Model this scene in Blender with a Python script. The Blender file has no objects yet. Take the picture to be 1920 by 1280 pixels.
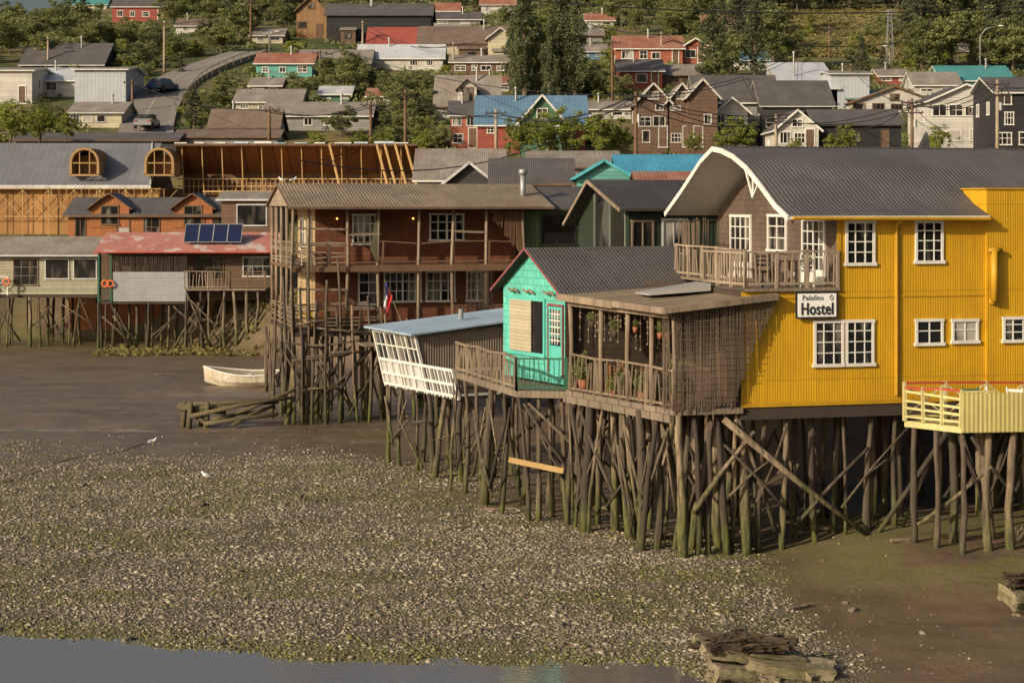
import bpy, math, random
import numpy as np
from mathutils import Vector, Matrix
random.seed(7); rng=np.random.default_rng(7)
FL=3500.0; H=9.6; HZ=380.0
def X(px,d): return (px-960.0)*d/FL
def Z(py,d): return H-(py-HZ)*d/FL
scene=bpy.context.scene
COL=scene.collection
# ------------------------------------------------------------------ noise / terrain
def vnoise(x,y,seed=0):
    xi=np.floor(x).astype(np.int64); yi=np.floor(y).astype(np.int64)
    fx=x-xi; fy=y-yi; fx=fx*fx*(3-2*fx); fy=fy*fy*(3-2*fy)
    def h(a,b):
        n=(a*374761393+b*668265263+seed*982451653)&0xffffffff
        n=((n^(n>>13))*1274126177)&0xffffffff
        return ((n^(n>>16))&0xffff)/65535.0
    return (h(xi,yi)*(1-fx)+h(xi+1,yi)*fx)*(1-fy)+(h(xi,yi+1)*(1-fx)+h(xi+1,yi+1)*fx)*fy
def fbm(x,y,seed=0,o=4):
    s=0;a=.5;t=0
    for i in range(o):
        s=s+a*vnoise(x,y,seed+i*17); t+=a; a*=.5; x=x*2.03; y=y*2.03
    return s/t
def sstep(a,b,t):
    t=np.clip((t-a)/(b-a),0,1); return t*t*(3-2*t)
SH_X=[-60,-30,-11.5,-5.2,-.7,3.2,3.9,5.0,9,30]; SH_Y=[52,47,41.7,39.4,38.9,38.6,37.2,34,25,20]
BK_X=[-90,-25,-12,2,5,8,12,17,22,40]; BK_Y=[131,128,111,86,69,62,58.5,56,52,46]
HL_Y=[0,132,150,165,235,270,330,420,600,1500]; HL_Z=[0,0,3.4,8.9,23.9,30.4,41.4,56.4,81,150]
def terrain(x,y):
    x=np.asarray(x,dtype=float); y=np.asarray(y,dtype=float)
    ys=np.interp(x,SH_X,SH_Y)+(fbm(x*.35,y*.1,3)-.5)*.9
    t=y-ys
    z=np.where(t>0,.16*(1-np.exp(-np.maximum(t,0)/4.0)),t*.12)
    z=np.maximum(z,-.8)
    near=sstep(140,110,y)
    z=z+(fbm(x*.25,y*.25,5)-.5)*.16*near*sstep(-1,3,t)+(fbm(x*1.3,y*1.3,8)-.5)*.08*near
    z=z+.5*sstep(6.5,11,x)*sstep(44,48.5,y)*near
    for cx,cy,rx,ry,dp in ((-20,79,4.6,1.0,.3),(-14.0,78.0,2.2,.5,.27),(-17,92,2.5,.8,.25),(-24,100,4,1.2,.25),(-11,84,2,.6,.25),(-6.3,74,1.6,.4,.22)):
        z=z-dp*np.exp(-((x-cx)/rx)**2-((y-cy)/ry)**2)
    yb=np.interp(x,BK_X,BK_Y)+(fbm(x*.2,y*.2,11)-.5)*2
    z=z+3.5*sstep(0,6,y-yb)
    z=z+np.interp(y,HL_Y,HL_Z)
    z=z-.13*np.maximum(0,-x-42)*sstep(240,300,y)
    return z
def gz(x,y): return float(terrain(np.array([x]),np.array([y]))[0])
def site(px,py,d0=134.0):
    ds=np.arange(d0,800,.5); xs=(px-960)*ds/FL
    t=terrain(xs,ds); z=Z(py,ds); k=np.argmax(t>=z)
    d=float(ds[k]); return X(px,d),d,float(t[k])
# ------------------------------------------------------------------ materials
def newmat(n):
    m=bpy.data.materials.new(n); m.use_nodes=True; nt=m.node_tree
    b=nt.nodes['Principled BSDF']; return m,nt,b
def N(nt,t,**k):
    n=nt.nodes.new(t)
    for a,v in k.items(): setattr(n,a,v)
    return n
def mth(nt,op,a,b=None,c=None):
    n=N(nt,'ShaderNodeMath',operation=op)
    for i,v in enumerate((a,b,c)):
        if v is None: continue
        if isinstance(v,(int,float)): n.inputs[i].default_value=v
        else: nt.links.new(v,n.inputs[i])
    return n.outputs[0]
def mixc(nt,f,a,b):
    n=N(nt,'ShaderNodeMix',data_type='RGBA')
    for s,v in ((0,f),(6,a),(7,b)):
        if isinstance(v,(int,float)): n.inputs[s].default_value=v
        elif isinstance(v,tuple): n.inputs[s].default_value=(*v,1) if len(v)==3 else v
        else: nt.links.new(v,n.inputs[s])
    return n.outputs[2]
def noise(nt,vec,scale,detail=4,rough=.6):
    n=N(nt,'ShaderNodeTexNoise'); n.inputs['Scale'].default_value=scale; n.inputs['Detail'].default_value=detail; n.inputs['Roughness'].default_value=rough
    if vec is not None: nt.links.new(vec,n.inputs['Vector'])
    return n.outputs['Fac']
def ramp(nt,f,a,b):
    n=N(nt,'ShaderNodeMapRange'); nt.links.new(f,n.inputs[0]); n.inputs[1].default_value=a; n.inputs[2].default_value=b; return n.outputs[0]
MC={}
def M(name,c1,c2=None,rough=.7,kind=None,axis='xy',pitch=.08,bump=.5,stain=.35,dark=None,metal=0,spec=.35,patch=None):
    if name in MC: return MC[name]
    if c2 is None: c2=tuple(v*.7 for v in c1)
    m,nt,b=newmat(name); L=nt.links
    tc=N(nt,'ShaderNodeTexCoord'); O=tc.outputs['Object']
    sep=N(nt,'ShaderNodeSeparateXYZ'); L.new(O,sep.inputs[0]); x,y,z=sep.outputs
    u={'xy':mth(nt,'ADD',x,y),'x':x,'y':y,'z':z}[axis]
    mp=N(nt,'ShaderNodeMapping'); L.new(O,mp.inputs[0]); mp.inputs['Scale'].default_value=(4,4,.45) if kind!='roof' else ((4,1,1) if axis=='x' else (1,4,1))
    streak=noise(nt,mp.outputs[0],1.5,5,.65)
    big=noise(nt,O,.6,4,.6); fine=noise(nt,O,9,3,.6)
    c=mixc(nt,ramp(nt,big,.35,.68),c1,c2)
    c=mixc(nt,mth(nt,'MULTIPLY',ramp(nt,streak,.45,.75),stain),c,dark or tuple(v*.35+.01 for v in c1))
    if patch: c=mixc(nt,ramp(nt,noise(nt,O,1.1,2,.4),.56,.6),c,patch)
    height=fine
    if kind in('corr','roof'):
        s=mth(nt,'SINE',mth(nt,'MULTIPLY',u,2*math.pi/pitch))
        height=mth(nt,'ADD',mth(nt,'MULTIPLY',s,.5),mth(nt,'MULTIPLY',fine,.25))
        v=y if axis=='x' else (x if axis=='y' else z)
        fq=.55 if kind=='roof' else .42
        st=mth(nt,'FRACT',mth(nt,'MULTIPLY',v,fq)); c=mixc(nt,mth(nt,'MULTIPLY',mth(nt,'LESS_THAN',st,.02),.4 if kind=='roof' else .22),c,tuple(q*.25 for q in c1))
        sh=mth(nt,'FLOOR',mth(nt,'MULTIPLY',u,1.25)); wn=N(nt,'ShaderNodeTexWhiteNoise',noise_dimensions='2D')
        cb=N(nt,'ShaderNodeCombineXYZ'); L.new(sh,cb.inputs[0]); L.new(mth(nt,'FLOOR',mth(nt,'MULTIPLY',v,fq)),cb.inputs[1]); L.new(cb.outputs[0],wn.inputs['Vector'])
        c=mixc(nt,mth(nt,'MULTIPLY',wn.outputs['Value'],.38 if kind=='roof' else .13),c,tuple(q*.5 for q in c1))
    elif kind=='shingle':
        cb=N(nt,'ShaderNodeCombineXYZ'); L.new(u,cb.inputs[0]); L.new(z,cb.inputs[1])
        br=N(nt,'ShaderNodeTexBrick'); L.new(cb.outputs[0],br.inputs['Vector']); br.inputs['Scale'].default_value=1
        br.inputs['Brick Width'].default_value=pitch; br.inputs['Row Height'].default_value=pitch*1.1; br.inputs['Mortar Size'].default_value=pitch*.07
        br.inputs['Color1'].default_value=(1,1,1,1); br.inputs['Color2'].default_value=(.3,.3,.3,1); br.inputs['Mortar'].default_value=(0,0,0,1)
        br.inputs['Bias'].default_value=0
        bw=N(nt,'ShaderNodeRGBToBW'); L.new(br.outputs['Color'],bw.inputs[0])
        c=mixc(nt,mth(nt,'MULTIPLY',mth(nt,'SUBTRACT',1.0,bw.outputs[0]),.5),c,tuple(v*.3 for v in c1))
        saw=mth(nt,'FRACT',mth(nt,'DIVIDE',z,pitch*1.1))
        height=mth(nt,'ADD',mth(nt,'MULTIPLY',bw.outputs[0],.4),mth(nt,'SUBTRACT',1.0,saw))
    elif kind=='plank':
        fr=mth(nt,'FRACT',mth(nt,'DIVIDE',u,pitch)); gap=mth(nt,'LESS_THAN',fr,.08)
        wn=N(nt,'ShaderNodeTexWhiteNoise',noise_dimensions='1D'); L.new(mth(nt,'FLOOR',mth(nt,'DIVIDE',u,pitch)),wn.inputs['W'])
        c=mixc(nt,mth(nt,'MULTIPLY',wn.outputs['Value'],.4),c,tuple(v*.45 for v in c1))
        c=mixc(nt,mth(nt,'MULTIPLY',gap,.7),c,(.01,.01,.01))
        height=mth(nt,'ADD',mth(nt,'SUBTRACT',fine,gap),fr)
    L.new(c,b.inputs['Base Color'])
    b.inputs['Metallic'].default_value=metal; b.inputs['Specular IOR Level'].default_value=spec
    L.new(mth(nt,'MULTIPLY_ADD',big,.25,rough-.12),b.inputs['Roughness'])
    bp=N(nt,'ShaderNodeBump'); bp.inputs['Strength'].default_value=bump; bp.inputs['Distance'].default_value=.02 if kind else .01
    L.new(height,bp.inputs['Height']); L.new(bp.outputs[0],b.inputs['Normal'])
    MC[name]=m; return m
def glassmat(name,inner,amt=.35,scale=1.6,rough=.06):
    m,nt,b=newmat(name); L=nt.links
    tc=N(nt,'ShaderNodeTexCoord'); O=tc.outputs['Object']
    mp=N(nt,'ShaderNodeMapping'); L.new(O,mp.inputs[0]); mp.inputs['Scale'].default_value=(1,1,.35)
    n=noise(nt,mp.outputs[0],scale,2,.4)
    c=mixc(nt,mth(nt,'MULTIPLY',ramp(nt,n,.5,.6),amt),(.012,.012,.012),inner)
    L.new(c,b.inputs['Base Color']); b.inputs['Roughness'].default_value=rough; b.inputs['Specular IOR Level'].default_value=.6
    bp=N(nt,'ShaderNodeBump'); bp.inputs['Strength'].default_value=.04; L.new(noise(nt,O,1.2,1),bp.inputs['Height']); L.new(bp.outputs[0],b.inputs['Normal'])
    return m
GLASS=glassmat('window_glass',(.3,.27,.22),.5)
GLASSD=glassmat('dark_window_glass',(.12,.1,.08),.4)
CURT=glassmat('curtained_glass',(.42,.39,.33),.9,.8)
YEL=M('yellow_corrugated_wall',(.6,.335,.012),(.49,.262,.01),.5,'corr','xy',.076,.3,.42,(.25,.13,.018))
PYEL=M('pale_yellow_paint',(.56,.49,.22),(.42,.365,.15),.6,stain=.5)
WHITE=M('white_paint',(.72,.7,.64),(.58,.55,.48),.55,stain=.35,dark=(.3,.28,.24))
WHD=M('weathered_white_paint',(.55,.55,.53),(.4,.39,.37),.7,stain=.5,dark=(.2,.18,.15))
SHBR=M('weathered_brown_shingles',(.16,.11,.078),(.09,.065,.047),.85,'shingle','xy',.16,.8)
SHRED=M('red_brown_shingles',(.2,.07,.03),(.115,.042,.02),.8,'shingle','xy',.2,.8,.6)
SHOR=M('orange_brown_shingles',(.4,.15,.05),(.3,.11,.04),.8,'shingle','xy',.2,.7)
SHMINT=M('mint_green_shingles',(.13,.54,.42),(.1,.43,.34),.6,'shingle','xy',.2,.8,.45,(.07,.25,.2))
MINT=M('mint_paint',(.11,.48,.4),(.08,.38,.32),.5,stain=.2)
RFGRX=M('dark_grey_corrugated_roof',(.125,.112,.102),(.085,.077,.072),.6,'roof','x',.13,.7,.4,(.05,.042,.036))
RFGRY=M('dark_grey_corrugated_roof_crosswise',(.11,.1,.095),(.08,.072,.068),.6,'roof','y',.13,.7,.4)
RFLTX=M('weathered_grey_corrugated_roof',(.3,.27,.23),(.2,.165,.13),.65,'roof','x',.15,.6,.6,(.12,.07,.04))
RFLTY=M('weathered_grey_corrugated_roof_crosswise',(.3,.27,.23),(.2,.165,.13),.65,'roof','y',.15,.6,.6,(.12,.07,.04))
RFRED=M('faded_red_corrugated_roof',(.48,.2,.155),(.4,.15,.11),.6,'roof','x',.15,.6,.5,(.22,.14,.09),patch=(.5,.4,.36))
RFBLX=M('slate_blue_corrugated_roof',(.13,.23,.32),(.1,.18,.26),.5,'roof','x',.3,.5,.3)
RFBLY=M('slate_blue_corrugated_roof_crosswise',(.13,.23,.32),(.1,.18,.26),.5,'roof','y',.3,.5,.3)
RFTUX=M('turquoise_roof',(.08,.34,.5),(.06,.27,.42),.5,'roof','x',.18,.5,.35)
RFTEA=M('teal_roof',(.08,.28,.27),(.06,.22,.22),.5,'roof','x',.2,.5,.3)
RFBR=M('brown_roof',(.2,.145,.105),(.14,.1,.075),.7,'roof','x',.2,.5,.4)
RFRU=M('rusty_roof',(.3,.11,.065),(.34,.19,.13),.7,'roof','x',.2,.5,.5)
RFRR=M('red_roof',(.36,.085,.06),(.28,.07,.05),.6,'roof','x',.2,.5,.4)
PBLUE=M('pale_blue_tin_roof',(.36,.47,.57),(.28,.38,.47),.5,'roof','y',.3,.4,.45,(.22,.17,.13))
WOOD=M('weathered_grey_timber',(.28,.21,.145),(.16,.12,.08),.85,stain=.65,dark=(.045,.034,.024))
WOODB=M('brown_timber',(.17,.1,.055),(.11,.062,.035),.8,stain=.5,dark=(.04,.025,.015))
WOODD=M('dark_timber',(.06,.043,.031),(.04,.03,.022),.85)
PLNK=M('weathered_deck_planks',(.24,.185,.13),(.16,.125,.088),.85,'plank','x',.14,.6)
PLNKW=M('brown_plank_wall',(.15,.095,.06),(.1,.066,.042),.85,'plank','z',.16,.6)
DPLNK=M('dark_plank_wall',(.07,.048,.033),(.05,.035,.025),.85,'plank','z',.16,.6)
ROOFB=M('tan_felt_roof',(.27,.21,.135),(.19,.145,.09),.9,'plank','y',.9,.3,.6)
REED=M('reed_sticks',(.18,.13,.09),(.09,.068,.047),.9,stain=.5)
PLY=M('plywood_sheathing',(.38,.195,.062),(.3,.15,.05),.75,'plank','xy',1.2,.15,.25,(.24,.12,.04))
PINE=M('new_pine_lumber',(.5,.32,.13),(.4,.25,.1),.7,stain=.2)
DGRN=M('blackish_green_metal_wall',(.024,.036,.02),(.018,.026,.016),.6,'corr','xy',.15,.5,.3)
DGRP=M('dark_green_paint',(.03,.1,.055),(.025,.075,.045),.6)
CORRG=M('grey_corrugated_sheet',(.31,.32,.32),(.24,.24,.24),.5,'corr','z',.12,.7,.3)
CORRB=M('brown_grey_corrugated_sheet',(.28,.22,.16),(.19,.14,.1),.6,'corr','xy',.1,.7,.4)
BLACK=M('black_metal',(.02,.02,.02),(.03,.03,.03),.5)
RED=M('red_paint',(.4,.05,.035),(.3,.04,.03),.5,stain=.2)
PINK=M('dull_red_trim_paint',(.27,.085,.09),(.2,.07,.07),.6,stain=.4)
ORANGE=M('orange_lifebuoy',(.7,.15,.04),(.6,.12,.03),.5,stain=.05)
STEEL=M('galvanised_steel',(.36,.36,.34),(.27,.26,.25),.45,metal=.4)
CONC=M('mossy_concrete',(.27,.215,.14),(.11,.1,.045),.9,stain=.85,dark=(.05,.052,.015),bump=1)
TERRA=M('terracotta',(.3,.11,.05),(.22,.08,.04),.8)
BLIND=M('cream_roller_shutter',(.5,.44,.3),(.42,.36,.24),.6,'plank','z',.11,.6,.15)
SOLAR=M('solar_panel_cells',(.012,.018,.05),(.01,.014,.04),.15,spec=.6,stain=0)
def stiltmat(name,hi,lo,g1,g2):
    m,nt,b=newmat(name); L=nt.links
    g=N(nt,'ShaderNodeNewGeometry'); sep=N(nt,'ShaderNodeSeparateXYZ'); L.new(g.outputs['Position'],sep.inputs[0])
    oi=N(nt,'ShaderNodeObjectInfo')
    mp=N(nt,'ShaderNodeMapping'); L.new(g.outputs['Position'],mp.inputs[0]); mp.inputs['Scale'].default_value=(5,5,.7)
    n=noise(nt,mp.outputs[0],2,5,.7); n2=noise(nt,g.outputs['Position'],.8,3)
    c=mixc(nt,ramp(nt,n,.35,.62),hi,lo)
    rr=mth(nt,'POWER',oi.outputs['Random'],.5)
    c=mixc(nt,mth(nt,'MULTIPLY',rr,.97),c,(.03,.022,.015))
    h=mth(nt,'ADD',sep.outputs[2],mth(nt,'MULTIPLY',mth(nt,'SUBTRACT',n2,.5),4.5)); h=mth(nt,'ADD',h,mth(nt,'MULTIPLY',oi.outputs['Random'],1.2))
    low=ramp(nt,h,2.5,1.1)
    c=mixc(nt,mth(nt,'MULTIPLY',low,.88),c,mixc(nt,ramp(nt,n,.4,.6),g1,g2))
    L.new(c,b.inputs['Base Color']); b.inputs['Roughness'].default_value=.85
    bp=N(nt,'ShaderNodeBump'); bp.inputs['Strength'].default_value=.9; bp.inputs['Distance'].default_value=.03; L.new(n,bp.inputs['Height']); L.new(bp.outputs[0],b.inputs['Normal'])
    return m
STILT=stiltmat('tidal_stilt_wood',(.36,.265,.16),(.1,.072,.046),(.095,.105,.014),(.024,.025,.01))
# ------------------------------------------------------------------ mesh builder
class MB:
    def __init__(s): s.v=[];s.f=[];s.m=[]
    def poly(s,pts,m=0):
        n=len(s.v); s.v+= [tuple(p) for p in pts]; s.f.append(tuple(range(n,n+len(pts)))); s.m.append(m)
    def hexa(s,p,m=0):
        n=len(s.v); s.v+=[tuple(q) for q in p]
        for f in ((0,3,2,1),(4,5,6,7),(0,1,5,4),(1,2,6,5),(2,3,7,6),(3,0,4,7)): s.f.append(tuple(n+i for i in f)); s.m.append(m)
    def box(s,x0,x1,y0,y1,z0,z1,m=0):
        s.hexa([(x0,y0,z0),(x1,y0,z0),(x1,y1,z0),(x0,y1,z0),(x0,y0,z1),(x1,y0,z1),(x1,y1,z1),(x0,y1,z1)],m)
    def beam(s,a,b,w,h,m=0):
        a=Vector(a);b=Vector(b);d=(b-a)
        if d.length<1e-6: return
        d.normalize(); up=Vector((0,0,1)) if abs(d.z)<.95 else Vector((0,1,0))
        r=d.cross(up).normalized(); u=r.cross(d).normalized(); r*=w/2;u*=h/2
        s.hexa([a-r-u,a+r-u,a+r+u,a-r+u,b-r-u,b+r-u,b+r+u,b-r+u],m)
    def tube(s,pts,rs,n=7,m=0,caps=True):
        pts=[Vector(p) for p in pts]; base=len(s.v)
        for i,p in enumerate(pts):
            d=(pts[min(i+1,len(pts)-1)]-pts[max(i-1,0)]).normalized()
            up=Vector((0,0,1)) if abs(d.z)<.9 else Vector((0,1,0))
            r=d.cross(up).normalized(); u=r.cross(d)
            R=rs[i] if isinstance(rs,(list,tuple)) else rs
            for k in range(n):
                a=2*math.pi*k/n; q=p+r*math.cos(a)*R+u*math.sin(a)*R; s.v.append(tuple(q))
        for i in range(len(pts)-1):
            for k in range(n):
                s.f.append((base+i*n+k,base+i*n+(k+1)%n,base+(i+1)*n+(k+1)%n,base+(i+1)*n+k)); s.m.append(m)
        if caps:
            s.f.append(tuple(base+k for k in range(n))[::-1]); s.m.append(m)
            e=base+(len(pts)-1)*n; s.f.append(tuple(e+k for k in range(n))); s.m.append(m)
    def ball(s,c,r,m=0,n=8,k=6):
        sx,sy,sz=r if isinstance(r,tuple) else (r,r,r); base=len(s.v)
        for i in range(k+1):
            t=math.pi*i/k
            for j in range(n):
                a=2*math.pi*j/n; s.v.append((c[0]+sx*math.sin(t)*math.cos(a),c[1]+sy*math.sin(t)*math.sin(a),c[2]+sz*math.cos(t)))
        for i in range(k):
            for j in range(n):
                s.f.append((base+i*n+j,base+(i+1)*n+j,base+(i+1)*n+(j+1)%n,base+i*n+(j+1)%n)); s.m.append(m)
    def torus(s,c,R,r,m=0,n=18,k=7):
        base=len(s.v)
        for i in range(n):
            a=2*math.pi*i/n
            for j in range(k):
                b=2*math.pi*j/k; q=R+r*math.cos(b); s.v.append((c[0]+q*math.cos(a),c[1]+r*math.sin(b),c[2]+q*math.sin(a)))
        for i in range(n):
            for j in range(k):
                s.f.append((base+i*k+j,base+i*k+(j+1)%k,base+((i+1)%n)*k+(j+1)%k,base+((i+1)%n)*k+j)); s.m.append(m if not isinstance(m,tuple) else m[(i//(n//8+1))%2])
    def obj(s,name,mats,parent=None,smooth=False,world=False):
        me=bpy.data.meshes.new(name); me.from_pydata(s.v,[],s.f)
        for m in (mats if isinstance(mats,(list,tuple)) else [mats]): me.materials.append(m)
        me.polygons.foreach_set('material_index',s.m)
        if smooth: me.polygons.foreach_set('use_smooth',[True]*len(s.f))
        me.update()
        o=bpy.data.objects.new(name,me); COL.objects.link(o)
        if parent is not None:
            o.parent=parent
            if world: o.matrix_parent_inverse=PM[parent.name].inverted()
        return o
PM={}
def thing(name,label,cat,loc=(0,0,0),rot=0,group=None,scale=1):
    e=bpy.data.objects.new(name,None); e.empty_display_size=.3; COL.objects.link(e)
    e.location=loc; e.rotation_euler=(0,0,rot); e.scale=(scale,)*3
    e['label']=label; e['category']=cat
    if group: e['group']=group
    PM[e.name]=Matrix.Translation(loc)@Matrix.Rotation(rot,4,'Z')@Matrix.Scale(scale,4)
    return e
def tag(o,label,cat,group=None,kind=None):
    if kind: o['kind']=kind
    if label: o['label']=label
    if cat: o['category']=cat
    if group: o['group']=group
    return o
def slabprof(mb,prof,a0,a1,axis='x',t=.07,mt=0,mu=0,me=0):
    def P(a,c,z): return (a,c,z) if axis=='x' else (c,a,z)
    for (c0,z0),(c1,z1) in zip(prof[:-1],prof[1:]):
        mb.poly([P(a0,c0,z0),P(a1,c0,z0),P(a1,c1,z1),P(a0,c1,z1)],mt)
        mb.poly([P(a0,c0,z0-t),P(a0,c1,z1-t),P(a1,c1,z1-t),P(a1,c0,z0-t)],mu)
        for a in (a0,a1): mb.poly([P(a,c0,z0),P(a,c1,z1),P(a,c1,z1-t),P(a,c0,z0-t)],me)
    for c,z in (prof[0],prof[-1]): mb.poly([P(a0,c,z),P(a1,c,z),P(a1,c,z-t),P(a0,c,z-t)],me)
def walls(mb,L,W,z0,ze,zr=None,rf=.5,axis='x',mf=0,mg=0):
    if axis=='x':
        mb.poly([(0,0,z0),(L,0,z0),(L,0,ze),(0,0,ze)],mf); mb.poly([(0,W,z0),(0,W,ze),(L,W,ze),(L,W,z0)],mf)
        for x in (0,L): mb.poly([(x,0,z0),(x,0,ze)]+([(x,W*rf,zr)] if zr else [])+[(x,W,ze),(x,W,z0)],mg)
    else:
        for x in (0,L): mb.poly([(x,0,z0),(x,W,z0),(x,W,ze),(x,0,ze)],mg)
        for y in (0,W): mb.poly([(0,y,z0),(L,y,z0),(L,y,ze)]+([(L*rf,y,zr)] if zr else [])+[(0,y,ze)],mf)
def window(parent,face,c0,c1,z0,z1,plane,cols=2,rows=3,fm=None,gm=None,name='window',fw=.07,bar=.03,simple=False,door=0,label=None):
    fm=fm or WHITE; gm=gm or GLASS
    g=MB(); f=g if simple else MB(); fi=1 if simple else 0
    def B(mb,a0,a1,b0,b1,o0,o1,m):
        if face=='y-': mb.box(a0,a1,plane-o1,plane-o0,b0,b1,m)
        elif face=='x-': mb.box(plane-o1,plane-o0,a0,a1,b0,b1,m)
        elif face=='x+': mb.box(plane+o0,plane+o1,a0,a1,b0,b1,m)
    B(g,c0+.01,c1-.01,z0+.01,z1-.01,.004,.015,0)
    B(f,c0-.0,c0+fw,z0,z1,.0,.05,fi);B(f,c1-fw,c1,z0,z1,.0,.05,fi)
    B(f,c0-.02,c1+.02,z1-fw,z1+.01,.0,.056,fi);B(f,c0-.04,c1+.04,z0-.02,z0+fw,.0,.075,fi)
    if door: B(f,c0+fw,c1-fw,z0+fw,z0+door,.0,.03,fi)
    zb=z0+(door if door else fw)
    for i in range(1,cols):
        c=c0+(c1-c0)*i/cols; w=bar if cols<4 or i!=cols//2 else bar*1.8
        B(f,c-w/2,c+w/2,zb,z1-fw,.012,.038,fi)
    for i in range(1,rows):
        z=zb+(z1-zb)*i/rows; B(f,c0+fw,c1-fw,z-bar/2,z+bar/2,.012,.034,fi)
    o=g.obj(name,[gm,fm] if simple else [gm],parent)
    if not simple: f.obj('frame',fm,o)
    if label: o['label']=label
    return o
def railing(parent,p0,p1,h,mat,step=.16,pw=.03,name='railing',world=False,posts=1.4,mid=True,topw=.08,style='v',topmat=None,wob=1.0):
    p0=Vector(p0);p1=Vector(p1);L=(p1-p0).length; mb=MB(); U=Vector((0,0,1))
    n=max(1,round(L/posts)); tops=[]
    for i in range(n+1):
        p=p0.lerp(p1,i/n); t=p+U*(h+random.uniform(-.02,.05)*wob)+Vector((random.uniform(-.03,.03)*wob,0,0)); tops.append(t)
        mb.beam(p,t+U*.04,.08,.08)
    for a,b_ in zip(tops[:-1],tops[1:]): mb.beam(a,b_,topw,.05,1 if topmat else 0)
    if mid: mb.beam(p0+U*.12,p1+U*(.12+random.uniform(-.03,.03)*wob),.05,.06)
    if style=='v':
        k=int(L/step)
        for i in range(k):
            p=p0.lerp(p1,(i+.5+random.uniform(-.25,.25)*wob)/k); j=Vector((random.uniform(-.03,.03),random.uniform(-.02,.02),0))*wob
            if random.random()<.05*wob: continue
            mb.beam(p+j+U*.05,p-j+U*(h-.02+random.uniform(-.07,.06)*wob),pw*random.uniform(.7,1.2),pw)
    elif style=='x':
        for i in range(n):
            a=p0.lerp(p1,i/n);b=p0.lerp(p1,(i+1)/n)
            mb.beam(a+U*.12,b+U*h,.04,.04);mb.beam(a+U*h,b+U*.12,.043,.037)
    elif style=='h':
        for q in (.35,.6,.82): mb.beam(p0+U*(h*q+random.uniform(-.05,.05)*wob),p1+U*(h*q+random.uniform(-.05,.05)*wob),.04,.06)
    return mb.obj(name,[mat,topmat] if topmat else mat,parent,world=world)
def onestilt(parent,x,y,zt,rr,lx=0,ly=0,name='stilt'):
    Mx=PM[parent.name]; w=Mx@Vector((x+lx,y+ly,0)); zb=gz(w.x,w.y)-.35
    if zb>zt-.4: return None
    mb=MB(); P=[];R=[]; bx=random.uniform(-.12,.12); by=random.uniform(-.06,.06)
    for i in range(6):
        t=i/5; k=math.sin(math.pi*t); P.append((x+lx*(1-t)+bx*k+random.uniform(-.03,.03),y+ly*(1-t)+by*k+random.uniform(-.025,.025),zb+(zt-zb)*t)); R.append(rr*(1.2-.35*t)*random.uniform(.84,1.16))
    mb.tube(P,R,8); mb.obj(name,STILT,parent,smooth=True); return (x,y,zb,zt)
def stick(parent,pa,pb,r,name='brace'):
    mb=MB(); pa=Vector(pa);pb=Vector(pb); mid=(pa+pb)/2+Vector((random.uniform(-.07,.07),random.uniform(-.04,.04),random.uniform(-.07,.07)))
    mb.tube([pa,mid,pb],[r*1.2,r,r*.85],6); mb.obj(name,STILT,parent,smooth=True)
def stilts(parent,pts,zt,r=.1,braces=6,lean=.12):
    tops=[]
    for (x,y) in pts:
        q=onestilt(parent,x,y,zt,r*random.uniform(.5,1.3),random.gauss(0,lean),random.gauss(0,lean*.7))
        if q: tops.append(q)
    k=0; tries=0
    while k<braces and tries<500 and len(tops)>3:
        tries+=1
        a=random.choice(tops);b=random.choice(tops); d=math.hypot(a[0]-b[0],a[1]-b[1])
        if not .7<d<3.2: continue
        stick(parent,(a[0]+.08,a[1]-.12,a[2]+random.uniform(.3,1.4)),(b[0],b[1]-.12,zt-random.uniform(.1,1.0)),random.uniform(.03,.06)); k+=1
def xbraces(parent,line,zt,n,off=-.15,r=.045,lo=.3):
    line=[Vector((*p,0)) for p in line]; Ls=[0]
    for a,b_ in zip(line[:-1],line[1:]): Ls.append(Ls[-1]+(b_-a).length)
    def at(s):
        s=max(0,min(Ls[-1],s))
        for i in range(len(Ls)-1):
            if s<=Ls[i+1]: return line[i].lerp(line[i+1],(s-Ls[i])/(Ls[i+1]-Ls[i]+1e-6))
        return line[-1]
    for i in range(n):
        s=random.uniform(0,Ls[-1]); w=random.uniform(.6,2.3)*random.choice((-1,1)); a=at(s);b_=at(s+w)
        z0=random.uniform(lo,1.9); z1=zt-random.uniform(0,1.1); o1=Vector((off,off*.6,0))
        stick(parent,a+o1+Vector((0,0,z0)),b_+o1*1.3+Vector((0,0,z1)),r*random.uniform(.6,1.4))
def grid(x0,x1,nx,y0,y1,ny,j=.2):
    return [(x0+(x1-x0)*i/(nx-1)+random.uniform(-j,j),y0+(y1-y0)*k/(ny-1)+random.uniform(-j,j)) for k in range(ny) for i in range(nx)]
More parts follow.
